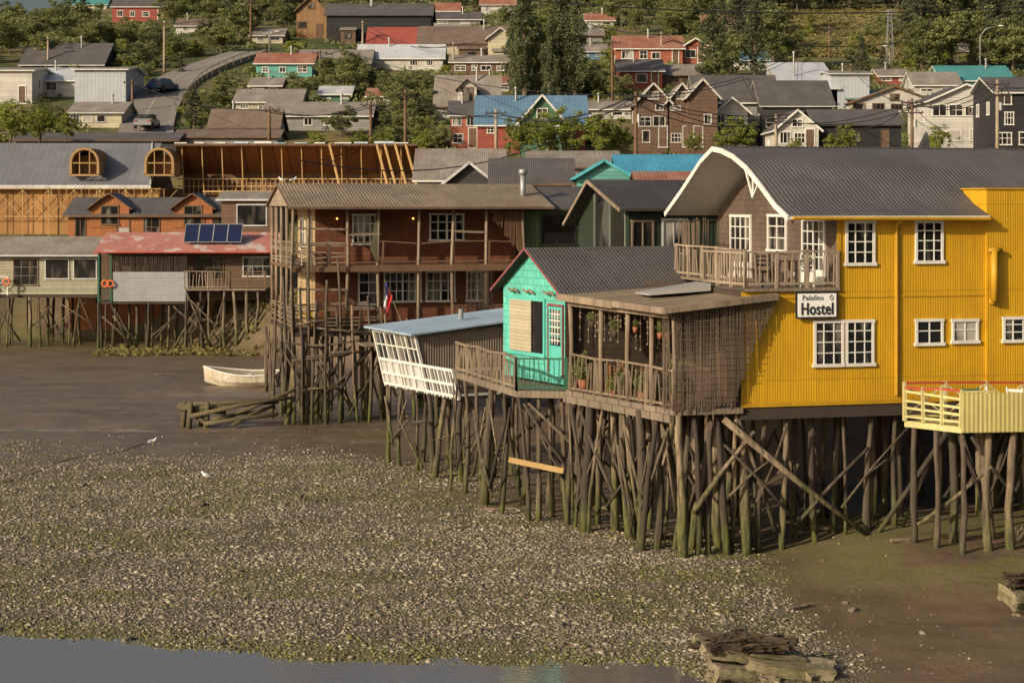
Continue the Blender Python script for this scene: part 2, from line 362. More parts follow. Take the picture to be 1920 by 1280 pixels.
def reed(parent,a,b,z0f,z1,mat=REED,step=.035,r=.012,name='reed_screen',gap=.06,cut=None,world=False,nh=4):
    mb=MB(); a=Vector(a);b=Vector(b);L=(b-a).length;n=int(L/step)
    for i in range(n):
        if random.random()<gap: continue
        t=(i+random.uniform(-.3,.3))/n; p=a.lerp(b,t); zt=(z1(t) if callable(z1) else z1)+random.uniform(-.03,.04); zb=(z0f(t) if callable(z0f) else z0f)+random.uniform(-.14,.12)
        if zt-zb<.1: continue
        j=random.uniform(-.03,.03); w=r*2*random.uniform(.6,1.3); mb.beam((p.x+j,p.y,zb),(p.x-j,p.y+random.uniform(-.02,.02),zt),w,w)
    for k in range(nh):
        q=.06+.9*k/max(1,nh-1)
        pz=(z1(.5) if callable(z1) else z1); zb=(z0f(.2) if callable(z0f) else z0f)
        zz=zb+(pz-zb)*q; te=1.0 if cut is None else cut(q)
        e=a.lerp(b,te); mb.beam((a.x,a.y-.02,zz),(e.x,e.y-.02,zz+random.uniform(0,.05)),.014,.014)
    return mb.obj(name,mat,parent,world=world)

# ------------------------------------------------------------------ ground sheet
def axis_pts(segs):
    out=[]
    for a,b,s in segs: out+=list(np.arange(a,b,s))
    out.append(segs[-1][1]); return np.array(out)
gx=axis_pts([(-1200,-300,60),(-300,-100,8),(-100,-40,2.5),(-40,-20,.6),(-20,20,.16),(20,40,.8),(40,120,2.5),(120,300,8),(300,1200,60)])
gy=axis_pts([(-60,20,8),(20,34,1),(34,60,.16),(60,100,.35),(100,140,.8),(140,340,2.5),(340,700,12),(700,2400,80)])
GX,GY=np.meshgrid(gx,gy); GZ=terrain(GX,GY)
nr,nc=GX.shape
verts=np.stack([GX,GY,GZ],-1).reshape(-1,3)
idx=np.arange(nr*nc).reshape(nr,nc)
faces=np.stack([idx[:-1,:-1],idx[:-1,1:],idx[1:,1:],idx[1:,:-1]],-1).reshape(-1,4)
me=bpy.data.meshes.new('ground'); me.vertices.add(len(verts)); me.vertices.foreach_set('co',verts.ravel())
me.loops.add(faces.size); me.loops.foreach_set('vertex_index',faces.ravel().astype(np.int32))
me.polygons.add(len(faces)); me.polygons.foreach_set('loop_start',np.arange(0,faces.size,4,dtype=np.int32)); me.polygons.foreach_set('loop_total',np.full(len(faces),4,dtype=np.int32))
me.polygons.foreach_set('use_smooth',np.ones(len(faces),bool)); me.update(calc_edges=True); me.validate()
GV_X=[-60,-40,-18,-7,-1,2.1,6.2,6.8,7.6,60]; GV_Y=[66,66,69,68,61,54,49,43.5,36,20]
def gravel(x,y):
    yg=np.interp(x,GV_X,GV_Y)+(fbm(x*.25,y*.25,21)-.5)*13
    g=sstep(5.5,-4.5,y-yg); g=g*sstep(10,5.0,x+(fbm(x*.5,y*.5,23)-.5)*6)
    return g
def algae(x,y):
    ys=np.interp(x,SH_X,SH_Y)
    a=sstep(2.4,.2,y-ys)*.85*sstep(6,3,x)
    n=fbm(x*.3,y*.6,31,5); g=gravel(x,y)
    a=np.maximum(a,sstep(.1,.6,g)*sstep(.49,.68,n)*.6)
    n2=fbm(x*.35+9,y*.7,41,5)
    a=np.maximum(a,sstep(.3,.46,n2)*sstep(5.5,9.5,x)*sstep(57,52,y)*sstep(43.5,47,y))
    a=np.maximum(a,.8*sstep(.44,.56,n2)*sstep(1,4,x)*sstep(55,50,y)*sstep(44,47,y))
    a=np.maximum(a,.3*sstep(.52,.64,n2)*sstep(95,68,y))
    a=np.maximum(a,.9*sstep(115,122,y)*sstep(.4,.55,n2))
    return a
vx,vy=verts[:,0],verts[:,1]
hill=np.maximum(sstep(132,145,vy),sstep(2.0,3.2,verts[:,2]))
bank=sstep(.8,1.6,verts[:,2])*(1-sstep(128,140,vy))
def meadow(x,y): return sstep(.14,.155,x/np.maximum(y,1))*sstep(.215,.205,x/np.maximum(y,1))*sstep(232,240,y)*sstep(325,315,y)
zone=np.stack([np.where(vy>200,meadow(vx,vy),gravel(vx,vy)),algae(vx,vy),hill*(1-bank),np.ones_like(vx)],-1).astype(np.float32)
ca=me.color_attributes.new('zone','FLOAT_COLOR','POINT'); ca.data.foreach_set('color',zone.ravel())
m,nt,b=newmat('tidal_flat_and_hill'); L=nt.links
at=N(nt,'ShaderNodeAttribute',attribute_name='zone'); sp=N(nt,'ShaderNodeSeparateColor'); L.new(at.outputs['Color'],sp.inputs[0]); gR,gG,gB=sp.outputs
O=N(nt,'ShaderNodeTexCoord').outputs['Object']
n1=noise(nt,O,.5,6,.65); n2=noise(nt,O,4,6,.7); n3=noise(nt,O,22,4,.7)
mps=N(nt,'ShaderNodeMapping'); L.new(O,mps.inputs[0]); mps.inputs['Scale'].default_value=(.12,.5,1); n4=noise(nt,mps.outputs[0],1.6,5,.6)
mud=mixc(nt,ramp(nt,n1,.35,.65),(.165,.118,.075),(.1,.071,.047)); mud=mixc(nt,mth(nt,'MULTIPLY',ramp(nt,n2,.45,.7),.5),mud,(.21,.158,.103))
mud=mixc(nt,mth(nt,'MULTIPLY',ramp(nt,n4,.5,.62),.5),mud,(.065,.048,.035))
vo=N(nt,'ShaderNodeTexVoronoi'); L.new(O,vo.inputs['Vector']); vo.inputs['Scale'].default_value=15
vs=N(nt,'ShaderNodeSeparateColor'); L.new(vo.outputs['Color'],vs.inputs[0])
grv=mixc(nt,vs.outputs[0],(.115,.09,.057),(.34,.285,.195)); grv=mixc(nt,ramp(nt,vo.outputs['Distance'],.3,.6),grv,(.065,.05,.031))
grf=mth(nt,'MULTIPLY',gR,ramp(nt,mth(nt,'ADD',n2,mth(nt,'MULTIPLY',vs.outputs[1],.3)),.32,.55))
c=mixc(nt,grf,mud,grv)
alg=mixc(nt,ramp(nt,n3,.35,.65),(.155,.15,.026),(.075,.075,.018))
af=mth(nt,'MULTIPLY',gG,ramp(nt,mth(nt,'ADD',mth(nt,'MULTIPLY',n2,.6),mth(nt,'MULTIPLY',n3,.5)),.43,.63))
c=mixc(nt,af,c,alg)
hg=mixc(nt,ramp(nt,noise(nt,O,.09,5,.6),.42,.6),(.06,.08,.02),(.17,.13,.05)); hg=mixc(nt,ramp(nt,noise(nt,O,.7,5,.7),.45,.7),hg,(.035,.045,.015))
hg=mixc(nt,gR,hg,mixc(nt,ramp(nt,noise(nt,O,.4,5,.7),.4,.65),(.26,.2,.08),(.13,.14,.04)))
c=mixc(nt,gB,c,hg)
L.new(c,b.inputs['Base Color'])
r=mth(nt,'ADD',mth(nt,'MULTIPLY',n2,.5),mth(nt,'MULTIPLY',n4,.22)); r=mth(nt,'MAXIMUM',r,mth(nt,'MULTIPLY',mth(nt,'MAXIMUM',gR,mth(nt,'MAXIMUM',gG,gB)),.85)); L.new(r,b.inputs['Roughness'])
b.inputs['Specular IOR Level'].default_value=.34
hh_=mth(nt,'ADD',mth(nt,'MULTIPLY',n2,.6),mth(nt,'MULTIPLY',n3,.35)); hh_=mth(nt,'SUBTRACT',hh_,mth(nt,'MULTIPLY',mth(nt,'MULTIPLY',vo.outputs['Distance'],gR),.8))
bp=N(nt,'ShaderNodeBump'); bp.inputs['Strength'].default_value=.9; bp.inputs['Distance'].default_value=.08; L.new(hh_,bp.inputs['Height']); L.new(bp.outputs[0],b.inputs['Normal'])
me.materials.append(m)
g=bpy.data.objects.new('ground',me); COL.objects.link(g); g['kind']='structure'
m,nt,b=newmat('estuary_water'); b.inputs['Base Color'].default_value=(.13,.12,.11,1); b.inputs['Roughness'].default_value=.07; b.inputs['Specular IOR Level'].default_value=1.0; b.inputs['IOR'].default_value=1.5
O=N(nt,'ShaderNodeTexCoord').outputs['Object']; mp=N(nt,'ShaderNodeMapping'); nt.links.new(O,mp.inputs[0]); mp.inputs['Scale'].default_value=(1,2.2,1)
bp=N(nt,'ShaderNodeBump'); bp.inputs['Strength'].default_value=.16; bp.inputs['Distance'].default_value=.05; nt.links.new(noise(nt,mp.outputs[0],3.5,3,.5),bp.inputs['Height']); nt.links.new(bp.outputs[0],b.inputs['Normal'])
mb=MB(); mb.poly([(-1200,-60,0),(1200,-60,0),(1200,128,0),(-1200,128,0)]); w=mb.obj('water',m); w['kind']='structure'
# pebbles
n=260000
pxs=rng.uniform(-21,10,n); pys=37.5+rng.random(n)**1.15*40
pr=gravel(pxs,pys)**1.2*(.42+.58*sstep(.34,.58,fbm(pxs*.7,pys*1.1,77,5)))+.012
k=(rng.random(n)<pr)&(pys>np.interp(pxs,SH_X,SH_Y)-.2); pxs=pxs[k];pys=pys[k]; n=len(pxs)
phi=(1+5**.5)/2
ico=np.array([(-1,phi,0),(1,phi,0),(-1,-phi,0),(1,-phi,0),(0,-1,phi),(0,1,phi),(0,-1,-phi),(0,1,-phi),(phi,0,-1),(phi,0,1),(-phi,0,-1),(-phi,0,1)])/1.9
icf=np.array([(0,11,5),(0,5,1),(0,1,7),(0,7,10),(0,10,11),(1,5,9),(5,11,4),(11,10,2),(10,7,6),(7,1,8),(3,9,4),(3,4,2),(3,2,6),(3,6,8),(3,8,9),(4,9,5),(2,4,11),(6,2,10),(8,6,7),(9,8,1)])
sz=np.minimum(np.exp(rng.normal(-3.82,.5,n)),.09); sc=np.stack([sz*rng.uniform(.8,1.5,n),sz*rng.uniform(.7,1.1,n),sz*rng.uniform(.35,.7,n)],-1)
V=ico[None]*sc[:,None,:]*rng.uniform(.8,1.2,(n,12,1)); a=rng.uniform(0,6.28,n); ti=rng.normal(0,.25,n)
x=V[...,0]; z0=V[...,2]; xx=x*np.cos(ti)[:,None]-z0*np.sin(ti)[:,None]; zz=x*np.sin(ti)[:,None]+z0*np.cos(ti)[:,None]
yy=V[...,1]; X2=xx*np.cos(a)[:,None]-yy*np.sin(a)[:,None]; Y2=xx*np.sin(a)[:,None]+yy*np.cos(a)[:,None]
P=np.stack([X2+pxs[:,None],Y2+pys[:,None],zz+(terrain(pxs,pys)+sc[:,2]*.15)[:,None]],-1).reshape(-1,3)
Fc=(icf[None]+ (np.arange(n)*12)[:,None,None]).reshape(-1,3)
def fastmesh(name,P,Fc,k,mat,attr=None,smooth=False):
    me=bpy.data.meshes.new(name); me.vertices.add(len(P)); me.vertices.foreach_set('co',P.ravel())
    me.loops.add(Fc.size); me.loops.foreach_set('vertex_index',Fc.ravel().astype(np.int32))
    me.polygons.add(len(Fc)); me.polygons.foreach_set('loop_start',np.arange(0,Fc.size,k,dtype=np.int32)); me.polygons.foreach_set('loop_total',np.full(len(Fc),k,dtype=np.int32))
    if smooth: me.polygons.foreach_set('use_smooth',np.ones(len(Fc),bool))
    me.update(calc_edges=True)
    if attr is not None:
        ca=me.color_attributes.new('tone','FLOAT_COLOR','POINT'); ca.data.foreach_set('color',attr.astype(np.float32).ravel())
    me.materials.append(mat); return me
base=(rng.random(n)**1.6)[:,None]; colr=(np.array([.11,.085,.055])*(1-base)+np.array([.38,.325,.23])*base); al=(algae(pxs,pys)*.85+.02>rng.random(n)*1.1)[:,None]
colr=np.where(al,np.array([.14,.132,.034])*(.5+.7*base),colr); colr=np.concatenate([colr,np.ones((n,1))],1); colr=np.repeat(colr,12,0)
m,nt,b=newmat('pebble_stone'); at=N(nt,'ShaderNodeAttribute',attribute_name='tone'); nt.links.new(at.outputs['Color'],b.inputs['Base Color']); b.inputs['Roughness'].default_value=.75
o=bpy.data.objects.new('shore_pebbles',fastmesh('shore_pebbles',P,Fc,3,m,colr)); COL.objects.link(o); o['kind']='stuff'; o['label']='grey and algae-green pebbles strewn over the mudflat'; o['category']='pebbles'
# ------------------------------------------------------------------ rough blocks / rocks
def rough_box(name,size,mat,sub=5,amp=.06,seed=1,round_=.0,lowf=0.0):
    import bmesh
    bm=bmesh.new(); bmesh.ops.create_cube(bm,size=1); bmesh.ops.subdivide_edges(bm,edges=bm.edges[:],cuts=sub,use_grid_fill=True)
    r=random.Random(seed); ph=[r.uniform(0,6) for _ in range(6)]
    for v in bm.verts:
        c=v.co.copy()
        if round_: c=c.lerp(c.normalized()*.62,round_)
        e=c.copy()
        c=Vector((c.x*size[0],c.y*size[1],c.z*size[2]))
        lf=Vector((math.sin(e.y*7+ph[0])+math.sin(e.z*5+ph[1]),math.sin(e.x*8+ph[2])+math.sin(e.z*6+ph[3]),.5*math.sin(e.x*6+ph[4])+.5*math.sin(e.y*7+ph[5])))*lowf
        v.co=c+lf+Vector((r.uniform(-1,1),r.uniform(-1,1),r.uniform(-1,1)))*amp
    me=bpy.data.meshes.new(name); bm.to_mesh(me); bm.free(); me.materials.append(mat)
    o=bpy.data.objects.new(name,me); COL.objects.link(o); return o
ROCK=M('shore_rock',(.17,.135,.09),(.095,.078,.05),.85,bump=1)
rk=[(372,958,.26),(240,1200,.18),(980,1128,.14),(1125,1050,.11),(1600,1155,.17),(1585,1140,.11),(640,905,.13),(450,1080,.12),(150,1100,.12),(820,1010,.13),(700,1150,.14),(1050,1180,.15),(1280,1165,.12),(905,1065,.11),(560,985,.12),(330,1015,.11),(1180,1120,.12),(1640,1025,.12),(1480,1190,.09),(1560,1225,.1)]
rk+=[(random.uniform(60,1500),random.uniform(880,1220),random.uniform(.05,.1)) for _ in range(90)]
for i,(px,py,s) in enumerate(rk):
    d=H*FL/(py-HZ); x=X(px,d)
    if d<float(np.interp(x,SH_X,SH_Y))+.2: continue
    o=rough_box('rock',(s*1.5,s,s*.8),ROCK,3,s*.09,i,.7); o.location=(x,d,gz(x,d)+s*.12); o.rotation_euler=(0,0,i)
    tag(o,'rounded brown rock lying on the pebbly mudflat','rock','rocks on the mudflat')
# ------------------------------------------------------------------ YELLOW HOSTEL
R15=math.radians(15)
hs=thing('hostel_building','yellow corrugated stilt house with shingled gable, grey roof and sign','house',(8.92,51,0),R15)
ZF=4.11;ZD=7.2
mb=MB()
mb.poly([(-2.85,0,ZF),(11,0,ZF),(11,0,ZD),(-2.85,0,ZD)],0); mb.poly([(0,0,ZD),(11,0,ZD),(11,0,9.32),(0,0,9.32)],0)
mb.poly([(0,0,ZD),(0,0,9.3),(0,5.3,11.05),(0,9,9.3),(0,9,ZD)],1)
mb.poly([(-2.85,0,ZF),(-2.85,0,ZD),(-2.85,8.8,ZD),(-2.85,8.8,ZF)],2); mb.poly([(-2.85,8.8,ZF),(-2.85,8.8,ZD),(11,8.8,ZD),(11,8.8,ZF)],0); mb.poly([(0,9,ZD),(0,9,9.3),(11,9,9.3),(11,9,ZD)],0)
mb.poly([(11,0,ZF),(11,9,ZF),(11,9,9.3),(11,5.3,11.05),(11,0,9.3)],0)
mb.obj('wall',[YEL,SHBR,DPLNK],hs)
mb=MB(); mb.box(4.45,11,-.07,1.25,ZF-.01,9.97); mb.obj('wall_extension',YEL,hs)
YTR=M('yellow_trim',(.52,.285,.014),None,.5)
mb=MB(); mb.box(4.4,11.05,-.11,1.3,9.97,10.01); mb.obj('parapet_cap',YTR,hs)
mb=MB(); mb.box(-.05,.07,-.03,.0,ZD,9.3); mb.box(-2.9,4.45,-.02,.0,7.0,7.04); mb.box(-2.9,11,-.09,-.071,ZF-.02,ZF+.08); mb.obj('corner_trim',YTR,hs)
prof=[(-.32,9.24),(.6,9.58),(1.6,10.12),(2.7,10.66),(3.7,11.0),(4.6,11.19),(5.3,11.26),(6.3,10.9),(7.9,10.05),(9.5,9.28)]
mb=MB(); slabprof(mb,prof,-1.6,4.42,'x',.09,0,1,1); slabprof(mb,[(1.32,10.0)]+prof[3:],4.425,11.2,'x',.09,0,0,0); mb.box(-1.5,11.1,5.15,5.45,11.255,11.29,0); roof=mb.obj('roof',[RFGRX,WHITE],hs)
mb=MB()
for (c0,z0),(c1,z1) in zip(prof[:-1],prof[1:]): mb.beam((-1.62,c0,z0-.06),(-1.62,c1,z1-.06),.05,.15)
mb.obj('bargeboard',WHITE,roof)
mb=MB(); mb.tube([(-1.5,-.38,9.18),(4.4,-.38,9.15)],.05,8); mb.tube([(1.72,-.38,9.16),(1.72,-.05,8.95),(1.72,-.05,4.3)],.045,8); mb.obj('rain_gutter',YTR,hs)
mb=MB(); mb.tube([(4.62,-.2,8.25),(4.62,-.22,6.85)],.1,10); mb.tube([(4.45,-.2,8.27),(4.85,-.2,8.27)],.07,8); mb.tube([(4.62,-.2,6.86),(4.62,.0,6.82)],.09,10); mb.obj('flue_pipe',YTR,hs,True)
mb=MB(); mb.box(-2.9,11,-.05,8.8,3.93,4.105,0); mb.beam((-2.9,-.04,3.86),(11,-.04,3.86),.14,.2); mb.obj('floor_beam',WOODD,hs)
window(hs,'y-',.2,1.08,7.89,9.1,0,3,4,label='white twelve-pane upper window')
window(hs,'y-',2.29,3.15,7.93,9.1,0,3,4)
window(hs,'y-',-.74,.15,5.14,6.39,0,3,4); window(hs,'y-',.2,1.05,5.14,6.39,0,3,4,gm=CURT)
window(hs,'y-',2.3,3.15,5.66,6.38,0,2,2,gm=CURT); window(hs,'y-',3.41,4.23,5.7,6.36,0,2,2,gm=CURT); window(hs,'y-',4.95,5.9,5.7,6.4,-.07,3,3); window(hs,'y-',7.2,8.2,5.7,6.4,-.07,3,3)
window(hs,'x-',6.2,7.9,7.32,9.22,0,4,4,name='door',door=.45); window(hs,'x-',3.5,4.9,8.15,9.25,0,2,3); window(hs,'x-',.84,2.39,7.32,9.15,0,4,4,name='door',door=.4)
mb=MB(); mb.box(-2.8,0,-.1,3,7.205,7.29); mb.box(-1.5,0,3,8.9,7.205,7.288); mb.obj('balcony_floor',PLNK,hs)
WOODL=M('pale_weathered_timber',(.36,.28,.2),(.24,.185,.13),.85,stain=.5,dark=(.08,.06,.04))
railing(hs,(-2.75,-.05,7.29),(-.05,-.05,7.29),.95,WOODL,.17,.026,posts=1.0); railing(hs,(-2.75,-.05,7.29),(-2.75,3,7.29),.95,WOODL,.2,.026,posts=1.2); railing(hs,(-1.5,3,7.29),(-1.5,8.8,7.29),.95,WOODL,.22,.028,posts=1.2); railing(hs,(-2.75,3,7.29),(-1.5,3,7.29),.95,WOODL,.2,.028)
reed(hs,(-1.45,8.7,0),(-.02,8.9,0),7.3,9.1,gap=.35,r=.014,step=.08,nh=2); reed(hs,(-1.42,6.9,0),(-1.42,8.7,0),7.3,9.0,gap=.4,r=.013,step=.1,nh=2)
mb=MB(); mb.beam((-1.55,1.9,10.15),(-1.55,2.35,9.75),.04,.05); mb.beam((-1.55,2.35,9.75),(-1.55,2.9,10.55),.04,.05); mb.beam((-1.54,2.35,9.75),(-1.54,2.35,10.4),.04,.05); mb.obj('gable_brace',WHITE,hs)
mb=MB(); mb.hexa([(-4.7,2.2,7.02),(-2.95,2.0,7.14),(-2.95,3.2,7.14),(-4.7,3.4,7.02),(-4.7,2.2,7.06),(-2.95,2.0,7.35),(-2.95,3.2,7.35),(-4.7,3.4,7.06)]); mb.obj('roof_panel',M('grey_panel',(.36,.35,.32),(.26,.25,.22),.6),hs)
def chair(parent_loc,rot,mat,name='garden_chair',label='small wooden slatted chair on the deck',s=1):
    e=thing(name,label,'chair',parent_loc,rot)
    a=MB(); a.box(-.22*s,.22*s,-.22*s,.22*s,.42,.46); a.obj('seat',mat,e)
    a=MB(); a.beam((-.2,.2,.4),(-.2,.28,.92),.04,.04); a.beam((.2,.2,.4),(.2,.28,.92),.04,.04)
    for z in (.6,.72,.84): a.beam((-.2,.24,z),(.2,.24,z),.02,.07)
    a.obj('backrest',mat,e)
    for x in(-.2,.2):
        for y in(-.2,.2): l=MB(); l.beam((x,y,0),(x,y,.42),.04,.04); l.obj('leg',mat,e)
    return e
def table(loc,rot,mat,w=.9,l=.6,label='small wooden table on the deck'):
    e=thing('table',label,'table',loc,rot); a=MB(); a.box(-w/2,w/2,-l/2,l/2,.7,.74); a.obj('table_top',mat,e)
    for x in(-w/2+.06,w/2-.06):
        for y in(-l/2+.06,l/2-.06): q=MB(); q.beam((x,y,0),(x,y,.7),.05,.05); q.obj('leg',mat,e)
HM=PM[hs.name]
def hw(x,y,z): return tuple(HM@Vector((x,y,z)))
chair(hw(-1.9,.5,7.29),R15,WOODD,label='dark slatted chair on the upper balcony'); chair(hw(-.8,.5,7.29),R15+3.14,WHITE,label='white slatted chair on the upper balcony'); table(hw(-1.35,.55,7.29),R15,WOOD,.6,.6,'small wooden table on the upper balcony')
mb=MB(); mb.hexa([(-5.2,-.45,6.72),(-1.9,-.3,7.04),(-1.9,5.5,7.06),(-6.3,5.6,6.8),(-5.2,-.45,6.83),(-1.9,-.3,7.16),(-1.9,5.5,7.18),(-6.3,5.6,6.9)],0)
mb.obj('terrace_roof',ROOFB,hs)
mb=MB(); mb.beam((-5.22,-.47,6.75),(-5.7,2.4,6.79),.05,.17); mb.beam((-5.72,2.4,6.77),(-6.35,5.7,6.84),.06,.2); mb.beam((-5.22,-.48,6.75),(-1.9,-.33,7.07),.05,.16); mb.beam((-4.95,-.2,6.6),(-6.05,5.4,6.66),.12,.14)
mb.obj('roof_fascia',WOOD,hs)
mb=MB(); mb.hexa([(-4.85,-.18,3.95),(-2.86,-.18,3.95),(-2.86,5.6,3.95),(-6.1,5.6,3.95),(-4.85,-.18,4.1),(-2.86,-.18,4.1),(-2.86,5.6,4.1),(-6.1,5.6,4.1)]); mb.beam((-4.9,-.2,3.86),(-6.12,5.6,3.86),.14,.2); mb.obj('terrace_floor',PLNK,hs)
mb=MB(); mb.box(-5.9,-2.86,5.6,5.68,4.1,6.85); mb.obj('terrace_end_wall',DPLNK,hs)
A=Vector((-4.8,-.12,4.1));B_=Vector((-6.0,5.45,4.1))
for t in (0,.2,.42,.68,1):
    p=A.lerp(B_,t); mb=MB(); mb.tube([p,p+Vector((random.uniform(-.05,.05),.03,1.3)),p+Vector((0,0,2.6))],[.085,.07,.08],7); mb.obj('terrace_post',WOOD,hs,True)
railing(hs,A,B_,1.0,WOOD,.17,.03,name='terrace_railing',wob=1.8)
reed(hs,(-4.85,-.2,0),(-1.9,-.2,0),lambda t:4.02+.35*t if t<.6 else 4.25+ ((t-.6)/.4)**.75*(2.6),lambda t:6.75+.3*t,step=.027,r=.0072,gap=.14,nh=16,cut=lambda q:.62 if q<.3 else .66+.32*(q-.1))
reed(hs,(-4.9,.0,0),(-5.0,.35,0),4.15,6.65,gap=.15)
mb=MB(); mb.box(-2.95,-2.861,.1,1.5,4.12,6.2); mb.obj('terrace_door',WOODB,hs)
window(hs,'x-',2,5.2,4.9,6.3,-2.86,5,2,fm=WOODB,gm=GLASSD)
for t in (.1,.3,.55,.8):
    p=A.lerp(B_,t); mb=MB(); mb.beam((p.x+.1,p.y,6.45),(p.x+1.2,p.y+.3,6.6),.07,.09); mb.obj('rafter',WOODB,hs)
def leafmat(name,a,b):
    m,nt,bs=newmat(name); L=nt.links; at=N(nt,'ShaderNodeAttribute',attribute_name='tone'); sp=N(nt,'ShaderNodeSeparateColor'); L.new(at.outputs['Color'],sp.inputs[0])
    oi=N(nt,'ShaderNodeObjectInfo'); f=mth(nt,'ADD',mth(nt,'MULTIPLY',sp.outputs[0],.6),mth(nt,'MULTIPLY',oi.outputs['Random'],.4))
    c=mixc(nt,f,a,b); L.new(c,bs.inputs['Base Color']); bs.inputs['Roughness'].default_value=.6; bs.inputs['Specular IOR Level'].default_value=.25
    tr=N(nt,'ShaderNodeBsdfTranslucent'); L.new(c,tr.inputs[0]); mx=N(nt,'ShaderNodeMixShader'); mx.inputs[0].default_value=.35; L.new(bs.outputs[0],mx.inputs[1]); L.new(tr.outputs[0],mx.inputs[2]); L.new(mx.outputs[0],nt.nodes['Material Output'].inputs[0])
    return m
LF=leafmat('broadleaf_foliage',(.065,.085,.033),(.3,.31,.11)); LFP=leafmat('poplar_foliage',(.06,.08,.038),(.21,.23,.1)); LFC=leafmat('conifer_foliage',(.036,.046,.028),(.13,.14,.075)); LFB=leafmat('bright_foliage',(.1,.13,.025),(.36,.38,.08)); LFG=leafmat('dry_grass',(.12,.11,.035),(.3,.25,.09))
def leaves(name,C,R,nl,leaf,mat,seed,flat=.8):
    r=np.random.default_rng(seed); n=len(C)*nl
    ci=np.repeat(np.arange(len(C)),nl)
    d=r.normal(size=(n,3)); d/=np.linalg.norm(d,axis=1)[:,None]; rad=r.random(n)**.45
    p=C[ci]+d*(rad*R[ci])[:,None]*np.array([1,1,flat])
    u=r.normal(size=(n,3)); u/=np.linalg.norm(u,axis=1)[:,None]; v=np.cross(u,r.normal(size=(n,3))); v/=np.linalg.norm(v,axis=1)[:,None]
    s=leaf*r.uniform(.5,1.3,n)[:,None]; u=u*s; v=v*s*.65
    P=np.stack([p-u,p+v*.9,p+u,p-v],1).reshape(-1,3)
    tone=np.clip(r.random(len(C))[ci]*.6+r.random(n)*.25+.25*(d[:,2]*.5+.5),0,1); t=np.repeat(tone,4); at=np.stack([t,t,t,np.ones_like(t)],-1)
    return fastmesh(name,P,np.arange(n*4).reshape(-1,4),4,mat,at)
def crown(kind,seed,mat):
    r=np.random.default_rng(seed); C=[];R=[]
    if kind=='round':
        off=r.uniform(-.08,.08,2)
        for i in range(75):
            d=r.normal(size=3); d/=np.linalg.norm(d); q=r.uniform(.45,1)*(1+.25*math.sin(3*math.atan2(d[1],d[0])+seed))
            C.append((d[0]*.33*q+off[0]*d[2],d[1]*.33*q,.56+d[2]*.4*q)); R.append(r.uniform(.05,.105))
        return leaves('crown',np.array(C),np.array(R),70,.02,mat,seed)
    if kind=='poplar':
        for i in range(90):
            z=r.uniform(.08,1)**.85; w=.15*math.sin(math.pi*min(1,z*.9+.12))**.6*(1.0 if z<.7 else (1.05-z)/.35+.1); a=r.uniform(0,6.28); q=r.uniform(.2,1)*r.uniform(.7,1.2)
            C.append((math.cos(a)*w*q,math.sin(a)*w*q,z)); R.append(r.uniform(.03,.06))
        return leaves('crown',np.array(C),np.array(R),60,.013,mat,seed,1.6)
    if kind=='conifer':
        for i in range(130):
            z=r.uniform(.1,1); z=round(z*16)/16+r.uniform(-.02,.02); w=.26*(1-z)**.8+.01; a=r.uniform(0,6.28); q=r.uniform(.3,1.1)
            C.append((math.cos(a)*w*q,math.sin(a)*w*q,z-.06*q)); R.append(r.uniform(.025,.05)*(1.25-z*.6))
        return leaves('crown',np.array(C),np.array(R),45,.014,mat,seed,.6)
    if kind=='pine':
        for i in range(85):
            z=r.uniform(.22,1); w=.2*(1.15-z)+.04; a=r.uniform(0,6.28); q=r.uniform(.3,1.2)
            C.append((math.cos(a)*w*q,math.sin(a)*w*q,z)); R.append(r.uniform(.035,.08))
        return leaves('crown',np.array(C),np.array(R),60,.015,mat,seed,.5)
    if kind=='bush':
        for i in range(40):
            d=r.normal(size=3); d/=np.linalg.norm(d); q=r.uniform(.4,1)
            C.append((d[0]*.55*q,d[1]*.5*q,.42+d[2]*.42*q)); R.append(r.uniform(.1,.2))
        return leaves('crown',np.array(C),np.array(R),60,.04,mat,seed)
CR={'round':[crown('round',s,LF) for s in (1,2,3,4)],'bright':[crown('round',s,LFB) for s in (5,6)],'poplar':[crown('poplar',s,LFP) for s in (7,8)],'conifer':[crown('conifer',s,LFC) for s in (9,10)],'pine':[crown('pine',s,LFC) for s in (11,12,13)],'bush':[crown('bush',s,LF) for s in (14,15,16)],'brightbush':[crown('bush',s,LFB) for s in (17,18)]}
BARK=M('tree_bark',(.14,.1,.07),(.09,.065,.045),.9)
def trunkmesh(kind,seed):
    r=random.Random(seed); mb=MB(); top={'round':.65,'bright':.65,'poplar':.9,'conifer':.97,'pine':.97,'bush':.3,'brightbush':.3}[kind]
    P=[(r.uniform(-.012,.012),r.uniform(-.012,.012),-.03+(top+.03)*i/5) for i in range(6)]; mb.tube(P,[.026,.021,.018,.014,.009,.004],7)
    for i in range(7):
        z=r.uniform(.25,.8)*top; a=r.uniform(0,6.28); l=r.uniform(.1,.24) if kind in('round','bright','pine') else .08
        mb.tube([(0,0,z),(math.cos(a)*l*.5,math.sin(a)*l*.5,z+l*.35),(math.cos(a)*l,math.sin(a)*l,z+l*.8)],[.01,.007,.003],5)
    me_o=mb.obj('trunk',BARK); me=me_o.data; bpy.data.objects.remove(me_o); return me
TR={k:[trunkmesh(k,s) for s in (1,2)] for k in CR}
